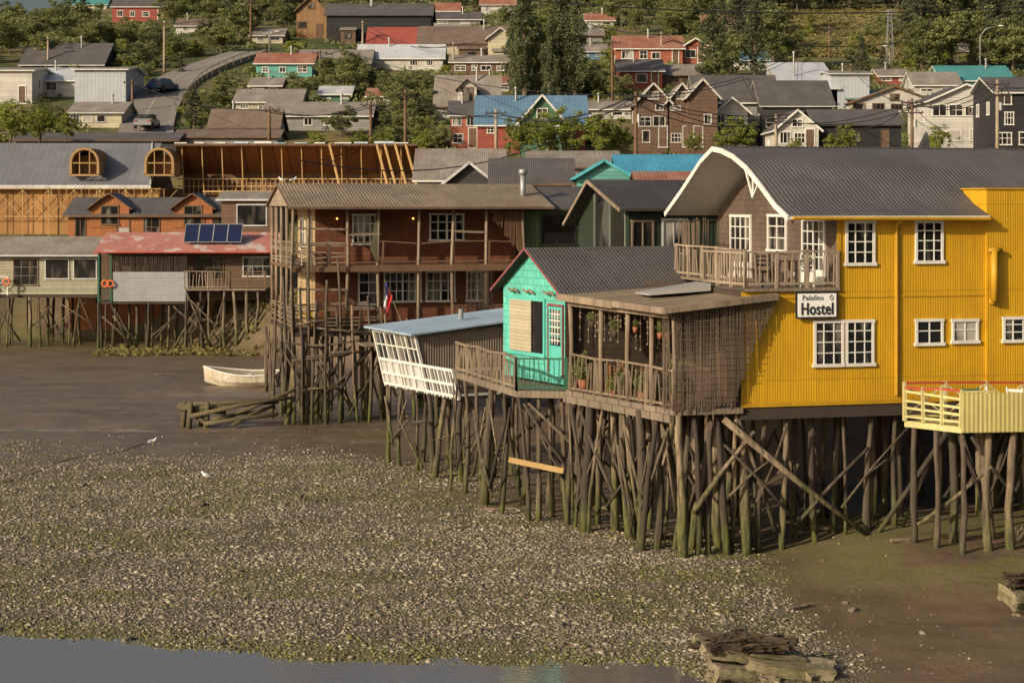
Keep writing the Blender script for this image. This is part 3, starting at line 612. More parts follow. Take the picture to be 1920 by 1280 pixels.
LAB={'round':('broadleaf_tree','leafy green broadleaf tree on the hillside','tree','broadleaf trees on the hillside'),'bright':('broadleaf_tree','bright yellow-green leafy tree among the houses','tree','bright leafy trees among the houses'),'poplar':('poplar_tree','tall narrow dark green poplar tree','tree','tall poplars'),'conifer':('conifer_tree','dense dark conical conifer beside the houses','tree','conifers'),'pine':('pine_tree','dark tall pine on the wooded hilltop','tree','pines on the hilltop'),'bush':('bush','dense green bush on the hill slope','bush','bushes on the slope'),'brightbush':('bush','bright green bush on the hill slope','bush','bushes on the slope')}
def tree(kind,x,y,z,h,wide=1.0):
    nm,lab,cat,grp=LAB[kind]; e=thing(nm,lab,cat,(x,y,z-.15),random.uniform(0,6.28),grp); e.scale=(h*wide,h*wide,h)
    for part,me in (('trunk',random.choice(TR[kind])),('crown',random.choice(CR[kind]))):
        o=bpy.data.objects.new(part,me); COL.objects.link(o); o.parent=e
def tpx(kind,px,base,top,wide=1.0,d=None):
    if d is None: x,d,z=site(px,base)
    else: x=X(px,d); z=Z(base,d)
    tree(kind,x,d,z,(base-top)*d/FL,wide)
# ------------------------------------------------------------------ SIGN
sg=thing('hostel_sign','white hostel sign with black border on the yellow wall','sign',hw(-.7,-.14,6.82),R15)
mb=MB(); pr_=[]
for cx_,cz_,a0 in ((.54,.29,0),(-.54,.29,90),(-.54,-.29,180),(.54,-.29,270)):
    for k in range(5): a=math.radians(a0+k*22.5); pr_.append((cx_+.08*math.cos(a),cz_+.08*math.sin(a)))
mb.poly([(x_,0,z_) for x_,z_ in pr_][::-1]); mb.poly([(x_,.04,z_) for x_,z_ in pr_])
for i in range(len(pr_)): a=pr_[i];b_=pr_[(i+1)%len(pr_)]; mb.poly([(a[0],0,a[1]),(b_[0],0,b_[1]),(b_[0],.04,b_[1]),(a[0],.04,a[1])])
mb.obj('sign_frame',BLACK,sg)
mb=MB(); mb.box(-.565,.565,-.012,-.001,-.315,.315); board=mb.obj('sign_board',M('sign_white',(.8,.79,.75),(.76,.75,.71),.6,stain=.05,bump=.02),sg)
def text(body,size,loc,parent,name,bold=0,sx=1,mat=BLACK):
    cu=bpy.data.curves.new('t','FONT'); cu.body=body; cu.size=size; cu.extrude=.004; cu.align_x='CENTER'; cu.space_character=1.06
    to=bpy.data.objects.new('t',cu); COL.objects.link(to); bpy.context.view_layer.update()
    me=bpy.data.meshes.new_from_object(to.evaluated_get(bpy.context.evaluated_depsgraph_get())); bpy.data.objects.remove(to)
    if bold:
        n=len(me.vertices); vs_=[tuple(v.co) for v in me.vertices]; fs=[tuple(p.vertices) for p in me.polygons]; V_=[];F_=[]
        for k,(dx,dy) in enumerate(((-bold,0),(0,0),(bold,0),(0,bold*.7),(0,-bold*.7))): V_+=[(a+dx,b_+dy,c_+k*.0006) for a,b_,c_ in vs_]; F_+=[tuple(i+k*n for i in f) for f in fs]
        me=bpy.data.meshes.new(name); me.from_pydata(V_,[],F_)
    me.materials.clear(); me.materials.append(mat); o=bpy.data.objects.new(name,me); COL.objects.link(o); o.parent=parent; o.location=loc; o.rotation_euler=(math.pi/2,0,0); o.scale=(sx,1,1); return o
text('Hostel',.46,(0,-.022,-.25),sg,'lettering',.012,.74)
text('Palafito',.19,(-.13,-.022,.14),sg,'lettering',0,1.05,M('sign_grey',(.12,.12,.12)))
mb=MB(); c=(.42,.2)
for a,b_ in (((0,.075),(.06,0)),((.06,0),(0,-.075)),((0,-.075),(-.06,0)),((-.06,0),(0,.075))): mb.beam((c[0]+a[0],-.022,c[1]+a[1]),(c[0]+b_[0],-.022,c[1]+b_[1]),.006,.014)
mb.obj('diamond_emblem',BLACK,sg)
# stilts of hostel
pts=[]
for px in (1480,1588,1683,1395,1530,1640,1440):
    s=(51*(px-960)/FL-8.92)/(.966-.259*(px-960)/FL); pts.append((s,.1+random.uniform(0,.3)))
pts+=grid(-2.4,10,11,1.3,5.6,4,.4)
stilts(hs,pts,3.95,.098,4,.14)
xbraces(hs,[(-2.8,.1),(9,.1)],3.9,9,-.1,.05,.6); xbraces(hs,[(-2.8,1.4),(9,1.4)],3.9,9,-.1,.055,.6)
stick(hs,(-3.4,-.15,3.8),(.9,-.3,.4),.085); stick(hs,(3.6,-.1,3.7),(.95,-.25,.45),.075)
tp=[(A.lerp(B_,t).x+random.uniform(-.05,.3),A.lerp(B_,t).y+random.uniform(-.1,.1)) for t in (0.0,.12,.2,.37,.5,.64,.78,.9,1)]
back=grid(-5.0,-3.0,4,1.2,5.4,4,.3)
stilts(hs,tp[::2]+[(-4.2,.0),(-3.5,.15),(-3.0,.0)]+back[:10],3.95,.1,0,.15)
HT=thing('terrace_stilt_frame','weathered leaning poles and crossed braces under the hostel terrace','stilts',hw(-5,2,0),R15)
def conv(e,l): return [tuple((PM[e.name].inverted()@(HM@Vector((x,y,0))))[:2]) for x,y in l]
cl=conv(HT,[(t[0]-.1,t[1]+.1) for t in tp])
stilts(HT,cl[1::2]+conv(HT,[(t[0]+1.0,t[1]+random.uniform(-.3,.3)) for t in tp[::2]]+back[10:]),3.84,.075,0,.3)
xbraces(HT,cl,3.9,13,-.12,.045); xbraces(HT,conv(HT,[(-4.9,-.05),(-1,-.1)]),3.9,5,-.08,.05); xbraces(HT,[(c_[0]+1.1,c_[1]) for c_ in cl],3.8,9,0,.055)
# ------------------------------------------------------------------ pale yellow neighbour deck
nd=thing('neighbour_deck','pale yellow timber deck with red top rail on stilts','deck',(11.5,47.8,0),math.radians(8))
mb=MB(); mb.hexa([(0,0,3.7),(7,0,3.7),(7,3,3.7),(-.95,1.55,3.7),(0,0,3.86),(7,0,3.86),(7,3,3.86),(-.95,1.55,3.86)]); mb.obj('floor',PYEL,nd)
railing(nd,(-.95,1.5,3.86),(0,0.02,3.86),.9,PYEL,name='railing',style='h',posts=.7,topmat=RED)
mb=MB(); mb.beam((0,0.02,4.76),(.9,0.02,4.76),.06,.05); mb.obj('top_rail',PYEL,nd)
railing(nd,(-.95,1.55,3.86),(2.5,1.75,3.86),.95,PYEL,name='railing',style='x',posts=1,topmat=RED)
mb=MB(); mb.box(.0,7,-.03,.0,3.72,4.72); mb.obj('corrugated_panel',M('pale_yellow_corrugated',(.54,.46,.17),(.43,.36,.12),.55,'corr','xy',.12,.5,.35),nd)
stilts(nd,[(-.75,1.4),(-.35,.8),(.1,.15),(.9,.3),(1.5,.2),(2.2,.3),(.3,1.5),(1.2,1.6),(2.4,1.7),(3.2,.2),(3.4,1.6)],3.72,.1,3)
def nw(x,y,z): return tuple(PM[nd.name]@Vector((x,y,z)))
for i,(x,y) in enumerate([(.6,.7),(1.3,.8),(1.9,.9)]): chair(nw(x,y,3.86),i*1.3,WHITE if i else DGRP,label='plastic white garden chair on the pale yellow deck' if i else 'green garden chair on the pale yellow deck')
# ------------------------------------------------------------------ MINT HOUSE
R28=math.radians(28)
mh=thing('mint_house','small mint green shingled cabin with dark pitched roof','house',(1.6,56.3,0),R28)
mb=MB(); walls(mb,4.2,4,4.1,6.95,8.1,.5,'x',1,0); mb.obj('wall',[SHMINT,PLNKW],mh)
prof=[(-.3,6.82),(2,8.2),(4.3,6.82)]
mb=MB(); slabprof(mb,prof,-.3,5.2,'x',.08,0,1,1); rf=mb.obj('roof',[RFGRX,WOODD],mh)
mb=MB()
for (a,b_) in (((-.3,6.79),(2,8.17)),((2,8.17),(4.3,6.79))): mb.beam((-.32,a[0],a[1]),(-.32,b_[0],b_[1]),.03,.06)
mb.obj('bargeboard',PINK,rf)
dr=window(mh,'x-',.12,.93,4.35,6.42,0,2,4,fm=MINT,gm=GLASS,name='door',door=.9)
mb=MB()
for zz in np.arange(5.4,6.4,.2): mb.box(-.06,-.045,.2,.84,zz,zz+.03)
for yy_ in (.35,.52,.69): mb.box(-.064,-.05,yy_-.015,yy_+.015,5.3,6.35)
mb.obj('door_lattice',WHITE,dr)
mb=MB(); mb.box(-.065,0,.05,.1,4.3,6.5); mb.box(-.065,0,.95,1.0,4.3,6.5); mb.box(-.068,0,.05,1.0,6.45,6.52); mb.obj('door_surround',PINK,dr)
window(mh,'x-',1.2,3.55,4.85,6.65,0,2,1,fm=MINT,gm=GLASSD,fw=.1)
mb=MB(); mb.box(-.09,-.06,2.0,3.4,4.95,6.55); mb.obj('shutter',BLIND,mh)
for yy_ in (.9,2.2,3.2):
    mb=MB(); mb.tube([(-.1,yy_-.4,6.78),(-.14,yy_-.2,6.88),(-.12,yy_,6.8),(-.15,yy_+.2,6.9)],[.03,.05,.035,.03],6); mb.obj('driftwood_ornament',WOOD,mh)
Cc=(.13,55.45);Cr=(1.62,55.2);Cf=(-1.85,61.6)
mb=MB(); mb.hexa([(*Cc,3.82),(*Cr,3.82),(2.2,58,3.82),(*Cf,3.82),(*Cc,4.02),(*Cr,4.02),(2.2,58,4.02),(*Cf,4.02)]); mb.hexa([(-1.85,61.6,3.82),(2.2,58,3.82),(2.5,62,3.82),(-1.6,62.2,3.82),(-1.85,61.6,4.02),(2.2,58,4.02),(2.5,62,4.02),(-1.6,62.2,4.02)]); mb.obj('deck_floor',PLNK,mh,world=True)
railing(mh,(*Cc,4.02),(*Cr,4.02),.95,DGRP,.14,.03,world=True,wob=.3); railing(mh,(*Cc,4.02),(*Cf,4.02),.95,WOOD,.17,.042,world=True,topw=.12,wob=1.6)
def loc_of(e,l): return [tuple((PM[e.name].inverted()@Vector((x,y,0)))[:2]) for x,y in l]
pl=[]
for t in (0,.2,.42,.66,.86,1):
    p=Vector(Cc).lerp(Vector(Cf),t); pl.append((p.x+.05,p.y)); pl.append((p.x+1.2+random.uniform(-.3,.3),p.y+.6))
pl+=[(.8,55.5),(1.5,55.6),(2.2,57.3),(2.6,58.5),(3.4,57.5),(3.2,60),(1.7,60.5),(3.0,56.3),(2.4,55.6)]
stilts(mh,loc_of(mh,pl),3.84,.09,4,.25)
xbraces(mh,loc_of(mh,[Cc,Cf]),3.84,9,-.1,.045); xbraces(mh,loc_of(mh,[Cc,(3.4,55.2)]),3.84,6,-.05,.05)
mb=MB(); mb.beam((-.1,54.9,2.05),(1.5,54.7,1.75),.05,.16); mb.obj('cross_plank',PINE,mh,world=True)
# ------------------------------------------------------------------ WHITE HUT
R29=math.radians(29.4)
wh=thing('white_hut','white framed hut with leaning glazed front and pale blue tin roof','house',(-1.8,63,0),R29)
mb=MB(); mb.box(0,4.5,0,5.7,2.92,3.08); mb.obj('floor',WOODD,wh)
mb=MB(); mb.hexa([(-.75,2.1,5.0),(6.2,2.1,5.62),(6.2,6.0,5.66),(-.75,6.0,5.06),(-.75,2.1,5.06),(6.2,2.1,5.68),(6.2,6.0,5.72),(-.75,6.0,5.12)]); mb.obj('roof',PBLUE,wh)
mb=MB(); mb.poly([(0.05,2.35,3.1),(4.4,2.35,3.1),(4.4,2.35,5.35),(-.45,2.35,4.98)]); mb.poly([(0.05,2.3,3.1),(4.4,2.3,3.1),(4.4,2.3,5.35),(-.45,2.3,4.98)]); mb.poly([(4.4,2.35,3.1),(4.4,5.7,3.1),(4.4,5.7,5.4),(4.4,2.35,5.4)]); mb.poly([(0,5.68,3.1),(4.4,5.68,3.1),(4.4,5.68,5.4),(-.45,5.68,5.0)]); mb.obj('wall',CORRB,wh)
mb=MB()
def lean(y,z): return (-.5*(z-3.0)/2.0,y,z)
for y in (0,.55,1.1,1.7,2.3,3.1,3.95,4.8,5.7):
    zt=5.0 if y>=2.3 else 3.95
    mb.beam(lean(y,2.95),lean(y,zt),.09,.09)
for z,y0 in ((3.05,0),(3.45,0),(3.95,0),(4.98,2.3)): mb.beam(lean(y0,z),lean(5.7,z),.07,.09)
for y in (2.7,3.5,4.4,5.25): mb.beam(lean(y,3.95),lean(y,4.98),.035,.04)
mb.beam(lean(2.3,4.5),lean(5.7,4.5),.035,.04)
for y in np.arange(.28,5.7,.56): mb.beam(lean(y,2.95),lean(y,3.95),.05,.05)
mb.beam((0,0.0,3.95),(1.6,0,3.95),.05,.08); mb.beam((0,0,3.1),(1.6,0,3.1),.05,.08); mb.obj('front_frame',WHITE,wh)
mb=MB(); mb.poly([(lean(2.3,3.96)[0]+.03,2.3,3.96),(lean(2.3,3.96)[0]+.03,5.7,3.96),(lean(2.3,4.97)[0]+.03,5.7,4.97),(lean(2.3,4.97)[0]+.03,2.3,4.97)]); mb.obj('glazing',GLASS,wh)
mb=MB(); mb.poly([(lean(2.3,3.1)[0]+.04,2.3,3.1),(lean(2.3,3.1)[0]+.04,5.7,3.1),(lean(2.3,3.9)[0]+.04,5.7,3.9),(lean(2.3,3.9)[0]+.04,2.3,3.9)]); mb.obj('skirt_panel',WHD,wh)
mb=MB(); mb.tube([(2.2,4,5.4),(2.2,4,5.75)],.09,8); mb.obj('flue_pipe',STEEL,wh)
stilts(wh,[(.1,.1),(.15,1.3),(.1,2.4),(.15,3.5),(.1,4.6),(.1,5.5),(1.4,.3),(1.4,2),(1.5,3.6),(1.4,5.2),(2.8,1),(2.9,3),(2.8,5),(4.2,1),(4.2,4)],2.94,.09,4,.18)
xbraces(wh,[(0,0),(0,5.6)],2.9,6,-.08,.045)
# ------------------------------------------------------------------ BROWN TWO-STOREY
bb=thing('brown_stilt_house','long two-storey red-brown shingled stilt house with timber verandas','house',(-8.8,80,0),R15)
WW=6.6
mb=MB()
mb.poly([(.6,1.5,4.2),(9.7,1.5,4.2),(9.7,1.5,9.55),(.6,1.5,9.55)],0); mb.poly([(9.7,1.5,4.2),(9.7,WW,4.2),(9.7,WW,9.6),(9.7,1.5,9.6)],0); mb.poly([(.6,WW,4.2),(.6,WW,9.6),(9.7,WW,9.6),(9.7,WW,4.2)],0)
mb.poly([(.6,1.5,4.2),(.6,1.5,9.7),(.6,3.4,10.2),(.6,WW,9.6),(.6,WW,4.2)],1)
mb.obj('wall',[SHRED,M('cream_siding',(.5,.36,.19),(.4,.28,.14),.7,'plank','z',.18,.5,.3)],bb)
prof=[(-.6,9.42),(3.3,10.45),(WW+.3,9.5)]
mb=MB(); slabprof(mb,prof,-.85,10.9,'x',.1,0,1,1); rf=mb.obj('roof',[M('lichened_brown_grey_roof',(.27,.215,.15),(.18,.14,.095),.7,'roof','x',.15,.7,.6,(.1,.06,.03)),WOODB],bb)
mb=MB(); mb.poly([(-.75,-.1,9.45),(-.75,3.3,10.34),(-.75,WW,9.45)]); mb.obj('gable_cladding',M('pale_shingles',(.36,.28,.2),(.26,.2,.14),.85,'shingle','xy',.22,.7),bb)
E0=-.6
mb=MB(); mb.box(E0-.1,9.9,-.1,WW,6.78,6.9); mb.beam((E0-.1,-.12,6.72),(9.9,-.12,6.72),.1,.2); mb.obj('upper_floor',WOODB,bb)
mb=MB(); mb.box(E0-.1,9.9,-.3,WW,4.05,4.2); mb.beam((E0-.1,-.32,3.98),(9.9,-.32,3.98),.1,.2); mb.obj('lower_floor',WOODD,bb)
for s in (E0,0.1,1.73,3.18,4.9,6.45,7.95,9.6):
    mb=MB(); mb.tube([(s,0,4.1),(s+random.uniform(-.1,.1),0,6.9),(s+random.uniform(-.05,.05),0,9.45)],[.09,.075,.07],7); mb.obj('veranda_post',WOOD,bb,True)
for w_ in (1.7,3.4,5.0,6.5):
    mb=MB(); mb.tube([(E0,w_,4.1),(E0,w_,9.5)],.075,7); mb.obj('veranda_post',WOOD,bb,True)
railing(bb,(E0,0,6.9),(1.73,0,6.9),.95,WOOD,style='h',posts=.8,wob=2); railing(bb,(1.73,0,6.9),(9.6,0,6.9),.95,WOODB,style='n',posts=1.6,mid=True,wob=2); railing(bb,(E0,0,6.9),(E0,WW,6.9),.95,WOOD,style='h',posts=1.4,wob=2)
railing(bb,(E0,-.25,4.2),(3.2,-.25,4.2),.9,WOOD,style='h',posts=1.0,wob=2.5); railing(bb,(E0,-.25,4.2),(E0,WW,4.2),.9,WOOD,style='h',posts=1.4,wob=2); railing(bb,(6.4,-.25,4.2),(9.6,-.25,4.2),.9,WOODB,.14,.04)
for a,b_ in (((0,7.85),(1.73,7.85)),((E0,8.5),(1.73,8.45)),((6.45,8.35),(7.95,8.3)),((E0,5.9),(1.73,5.85)),((1.73,8.2),(3.2,8.25)),((E0,5.2),(2.6,5.3))):
    mb=MB(); mb.beam((a[0],-.03,a[1]),(b_[0],-.03,b_[1]),.05,.09); mb.obj('cross_rail',WOOD,bb)
window(bb,'y-',2.24,3.3,7.75,9.1,1.5,4,3,bar=.05,gm=CURT); window(bb,'y-',5.71,7.3,7.9,9.12,1.5,4,3,bar=.05,gm=CURT); window(bb,'y-',2.5,3.45,5.1,6.55,1.5,2,3,bar=.05); window(bb,'y-',3.65,5.35,5.2,6.55,1.5,6,3,bar=.04); window(bb,'y-',5.55,6.9,5.2,6.55,1.5,4,3,bar=.04); window(bb,'y-',7.4,8.4,5.2,6.55,1.5,4,3,bar=.05)
window(bb,'x-',2.3,3.2,7,9,.6,1,1,gm=GLASSD,name='door'); window(bb,'x-',4.3,5.6,7.6,8.9,.6,2,2)
reed(bb,(8.0,-.03,0),(9.7,-.03,0),lambda t:9.3-2.3*t,9.4,r=.02,step=.06,gap=.1,mat=WOODB,name='slat_screen',nh=3); reed(bb,(6.9,-.3,0),(8.2,-.3,0),4.3,6.6,r=.015,step=.06,gap=.3,mat=WOODD,name='slat_screen',nh=3)
for s,w_,zt in ((-.7,-.35,7.4),(-.35,-.5,6.0),(0,-.45,8.2),(.35,-.4,5.4),(.8,-.55,6.3),(1.3,-.4,7.2),(1.9,-.5,5.2),(2.6,-.45,5.6),(3.3,-.5,4.8),(-.9,.9,6.4),(-.95,2.4,5.6),(4.3,-.4,4.6)):
    onestilt(bb,s,w_,zt,.06,random.uniform(-.3,.3),random.uniform(-.2,.1))
for i in range(9):
    z=random.uniform(1.2,5.0); s=random.uniform(-.9,1.5); stick(bb,(s,-.55,z),(s+random.uniform(1.2,2.6),-.6,z+random.uniform(-.3,.3)),.04)
xbraces(bb,[(-.9,-.4),(4,-.4)],4.1,13,-.1,.05); xbraces(bb,[(-.8,-.2),(-.9,5.5)],4.1,8,-.1,.05)
def lampbulb(x,z):
    m,nt,b=newmat('warm_bulb'); b.inputs['Emission Color'].default_value=(1,.45,.08,1); b.inputs['Emission Strength'].default_value=5
    mb=MB(); mb.ball((x,1.38,z),.04); mb.obj('bulb',m,bb); mb=MB(); mb.beam((x,1.5,z+.05),(x,1.36,z+.08),.03,.03); mb.obj('bulb_bracket',BLACK,bb)
lampbulb(1.55,8.9); lampbulb(4.95,8.9)
mb=MB(); mb.poly([(3.0,-.05,9.2),(3.1,-.06,8.2),(3.05,-.08,6.95),(2.75,-.05,7.6),(2.9,-.03,8.4)]); mb.obj('hanging_cloth',M('olive_cloth',(.09,.08,.045)),bb)
BM=PM[bb.name]
def bw_(x,y,z): return tuple(BM@Vector((x,y,z)))
chair(bw_(.1,.7,4.2),.4,M('yellow_chair_paint',(.6,.35,.03)),label='yellow wooden chair on the lower veranda'); chair(bw_(1.2,.7,4.2),2.0,DGRP,label='green chair on the lower veranda'); table(bw_(.7,.8,4.2),.2,MC['yellow_chair_paint'],.9,.6,'yellow table on the lower veranda'); chair(bw_(.2,.8,6.9),1,WHITE,label='white chair on the upper veranda')
pts=[(s+random.uniform(-.2,.2),w_+random.uniform(-.2,.2)) for s in (-.6,-.1,.7,1.7,2.6,3.4) for w_ in (0,.9,2.5,4.5)]+grid(4.2,9.5,5,0,4,2,.3)+[(-.6,6),(1,6.3)]
stilts(bb,pts,4.07,.095,10,.22)
mb=MB(); mb.box(2.1,3.6,-2.2,-.4,3.55,3.62); mb.obj('landing_stage',PLNK,bb)
# gulls
WG=M('gull_white',(.75,.75,.73),(.7,.7,.68),.7,stain=0); GG=M('gull_grey',(.3,.3,.32)); YB=M('gull_beak',(.6,.4,.05))
def gull(loc,rot,s=1):
    e=thing('seagull','white and grey seagull standing','bird',loc,rot,'seagulls',s)
    mb=MB(); mb.tube([(-.26,0,.2),(-.2,0,.22),(-.1,0,.24),(.02,0,.25),(.11,0,.28),(.15,0,.34),(.18,0,.39),(.22,0,.4),(.24,0,.395)],[.012,.04,.075,.09,.07,.042,.045,.035,.012],9,0); mb.obj('body',WG,e,True)
    mb=MB(); mb.ball((-.06,.06,.26),(.16,.03,.05)); mb.ball((-.06,-.06,.26),(.16,.03,.05)); mb.obj('wing',GG,e,True)
    mb=MB(); mb.tube([(.235,0,.395),(.3,0,.38)],[.014,.004],5); mb.obj('beak',YB,e)
    for y in(-.03,.03): mb=MB(); mb.tube([(0,y,.17),(.01,y,.0),(.05,y,.005)],[.009,.008,.01],5); mb.obj('leg',YB,e)
for px,py in ((386,908),(286,842)):
    d=H*FL/(py-HZ); x=X(px,d); gull((x,d,gz(x,d)),2.8 if px>300 else .3,.72)
gull(bw_(-.6,3.3,10.45),2.9,.7); gull(bw_(-.1,3.3,10.45),.4,.7)
# flag
fl=thing('flag_on_pole','Chilean flag hanging limp from a slanting pole','flag',(X(762,70),70,Z(618,70)))
p0=Vector((0,0,0)); p1=Vector((X(722,70)-X(762,70),-.2,Z(524,70)-Z(618,70)))
mb=MB(); mb.tube([p0-Vector((-.2,-.1,.7)),p1],[.022,.015],6); mb.obj('pole',WOOD,fl)
mb=MB(); nu,nv=12,8
def fp(i,j):
    u=i/nu;v=j/nv; hoist=p1.lerp(p0,.04+.3*v); fall=Vector((-.06*u+.03*math.sin(v*9+u*3),-.05*math.sin(v*14+u*4),-.85*u))
    return hoist+Vector(((p1.x-hoist.x)*u*.3,0,(p1.z-hoist.z)*u*.1))+fall
FW=M('flag_white',(.7,.68,.66),(.62,.6,.58),.8,stain=0);FR=M('flag_red',(.5,.02,.02),(.42,.02,.02),.8,stain=0);FB=M('flag_blue',(.015,.04,.2),(.01,.03,.15),.8,stain=0)
for i in range(nu):
    for j in range(nv):
        mm=1 if j>=nv//2 else (2 if i<nu//3 else 0)
        if mm==2 and i in(1,2) and j==1: mm=0
        mb.poly([fp(i,j),fp(i+1,j),fp(i+1,j+1),fp(i,j+1)],mm)
mb.obj('cloth',[FW,FR,FB],fl,True)
# ------------------------------------------------------------------ DARK GREEN HOUSE behind
gh=thing('dark_green_house','dark green corrugated house with flat window and steel chimney','house',(.55,83,0),R15)
mb=MB(); walls(mb,3.4,6,3.6,9.35,10.2,.5,'x'); mb.obj('wall',M('moss_green_metal_wall',(.1,.15,.055),(.075,.11,.045),.6,'corr','xy',.2,.6,.3),gh)
mb=MB(); slabprof(mb,[(-.3,9.3),(3,10.35),(6.3,9.3)],-1.2,3.6,'x',.08,0,1,1); mb.obj('roof',[RFGRX,WOODD],gh)
window(gh,'y-',.75,2.4,7.7,9.05,0,1,1,fm=BLACK,gm=GLASSD,label='large dark window')
mb=MB(); mb.tube([(.15,.8,9.4),(.15,.8,10.9)],.13,10); mb.tube([(.15,.8,10.85),(.15,.8,11.1)],.19,10); mb.obj('chimney',STEEL,gh,True)
# ------------------------------------------------------------------ GLAZED GABLE HOUSE
R20=math.radians(20)
dg=thing('glazed_gable_house','near-black modern house with glazed gable and grey roof','house',(3.99,64,0),R20)
mb=MB(); walls(mb,6,4.5,3.8,9.3,10.2,.58,'x'); mb.obj('wall',DGRN,dg)
mb=MB(); slabprof(mb,[(-.35,9.4),(2.6,10.42),(4.9,8.85)],-.45,6.5,'x',.09,0,1,1); rf=mb.obj('roof',[M('charcoal_corrugated_roof',(.07,.063,.058),(.05,.045,.042),.6,'roof','x',.15,.6,.3),WOODD],dg)
mb=MB(); mb.beam((-.47,-.35,9.34),(-.47,2.6,10.36),.05,.12); mb.beam((-.47,2.6,10.36),(-.47,4.9,8.79),.05,.12); mb.obj('bargeboard',WOOD,rf)
mb=MB(); mb.poly([(-.02,.15,7.2),(-.02,2.9,7.2),(-.02,2.9,9.9),(-.02,2.6,10.05),(-.02,.15,9.3)]); gl=mb.obj('gable_glazing',glassmat('tinted_gable_glass',(.1,.11,.1),.6,.9),dg)
mb=MB()
for y,z in ((.15,9.3),(1.5,9.68),(2.9,9.9)): mb.beam((-.05,y,7.2),(-.05,y,z),.05,.05)
mb.beam((-.05,.15,7.2),(-.05,2.9,7.2),.055,.055); mb.beam((-.05,.15,9.3),(-.05,2.6,10.05),.045,.045)
mb.obj('frame',M('grey_green_frame',(.2,.22,.18),None),gl)
window(dg,'y-',.1,.95,7.85,9.0,0,2,1,fm=WOOD,bar=.05,gm=GLASSD); window(dg,'y-',1.25,2.15,7.8,9.05,0,2,1,fm=WHD,gm=CURT); mb=MB(); mb.box(0,2.6,-.25,-.02,7.5,7.62); mb.obj('ledge',WOODD,dg)
mb=MB(); mb.tube([(2.0,-.5,6.7),(2.0,-.5,7.7)],.1,8); mb.obj('chimney',BLACK,dg)
stilts(dg,grid(.3,5,4,.2,4,3,.2),3.8,.1,2)
# ------------------------------------------------------------------ LEFT FAR STILT HOUSES
g1=thing('pale_stilt_house','pale grey-green plank house with porch and grey roof on stilts','house',(X(-60,122),122,0),0)
xx=lambda px:X(px,122)-X(-60,122)
mb=MB(); walls(mb,xx(185),5,3.6,6.3,7.1,.55,'x'); mb.obj('wall',M('pale_green_grey_boards',(.4,.37,.26),(.3,.28,.2),.75,'plank','z',.2,.5,.5),g1)
mb=MB(); slabprof(mb,[(-.5,6.2),(2.7,7.35),(5.4,6.2)],-.4,xx(190),'x',.1,0,1,1); mb.obj('roof',[RFLTX,WHD],g1)
mb=MB(); mb.box(0,xx(185),-.12,5,3.4,3.58); mb.obj('floor',WOODD,g1)
window(g1,'y-',xx(24),xx(72),4.2,5.95,0,3,3,fm=WOOD,gm=GLASSD); window(g1,'y-',xx(84),xx(130),4.6,5.95,0,1,1,gm=GLASSD,fm=WHD); window(g1,'y-',xx(137),xx(182),4.6,5.95,0,1,1,gm=GLASSD,fm=WHD)
mb=MB(); mb.box(xx(15),xx(40),-.9,-.0,3.42,3.56); mb.obj('porch_floor',WOODD,g1)
railing(g1,(xx(-50),-.5,3.58),(xx(18),-.5,3.58),1.2,WHITE,style='x',posts=1.2)
stilts(g1,grid(.3,xx(182),8,.1,4.2,3,.4),3.42,.095,5,.2); xbraces(g1,[(0,0),(xx(185),0)],3.4,8,-.1,.055)
g2=thing('red_roof_stilt_house','stilt house with faded red corrugated roof and solar panels','house',(X(190,121),121,0),0)
xx2=lambda px:X(px,121)-X(190,121)
mb=MB(); walls(mb,xx2(520),5,3.3,6.5,7.4,.5,'x',0,1); mb.obj('wall',[PLNKW,DGRP],g2)
mb=MB(); mb.box(xx2(216),xx2(357),-1.0,-.95,3.2,5.15); mb.box(xx2(216),xx2(219),-.95,0,3.2,5.15); mb.box(xx2(354),xx2(357),-.95,0,3.2,5.15); mb.obj('balcony_cladding',CORRG,g2)
reed(g2,(xx2(216),-.9,0),(xx2(357),-.9,0),5.15,6.4,r=.02,step=.09,gap=.05,mat=WOODD,name='lattice_screen',nh=5)
mb=MB(); slabprof(mb,[(-1.3,6.45),(2.5,7.65),(5.2,6.6)],-.2,xx2(522),'x',.08,0,1,2); mb.obj('roof',[RFRED,WOODB,RED],g2)
mb=MB(); mb.box(0,xx2(357),-1,5,3.1,3.25); mb.obj('floor',WOODD,g2)
for px in (192,215): mb=MB(); mb.tube([(xx2(px),-1,3.2),(xx2(px),-1,6.4)],.07,6); mb.obj('green_post',DGRP,g2)
railing(g2,(xx2(190),-1,3.25),(xx2(216),-1,3.25),1.2,DGRP,style='x',posts=1.2)
mb=MB(); mb.box(xx2(357),xx2(505),-2.0,0,4.0,4.12); mb.obj('deck_floor',PLNK,g2)
railing(g2,(xx2(357),-2,4.12),(xx2(440),-2,4.12),1.05,WOOD,.2,.05,wob=1.5); railing(g2,(xx2(440),-2,4.12),(xx2(505),-2,4.12),1.05,WOODB,style='h',wob=1.5)
window(g2,'y-',xx2(455),xx2(512),4.8,6.1,0,3,2,fm=WHD); window(g2,'y-',xx2(365),xx2(420),4.6,6.1,0,3,2,fm=WOODB,gm=GLASSD)
stilts(g2,grid(.2,xx2(500),11,-.8,4.2,3,.4),3.15,.095,5,.2); xbraces(g2,[(0,-.9),(xx2(500),-1.2)],3.3,13,-.1,.055)
stilts(g2,[(xx2(p),-1.8) for p in (360,385,400,430,445,470,490)],4.0,.095,4)
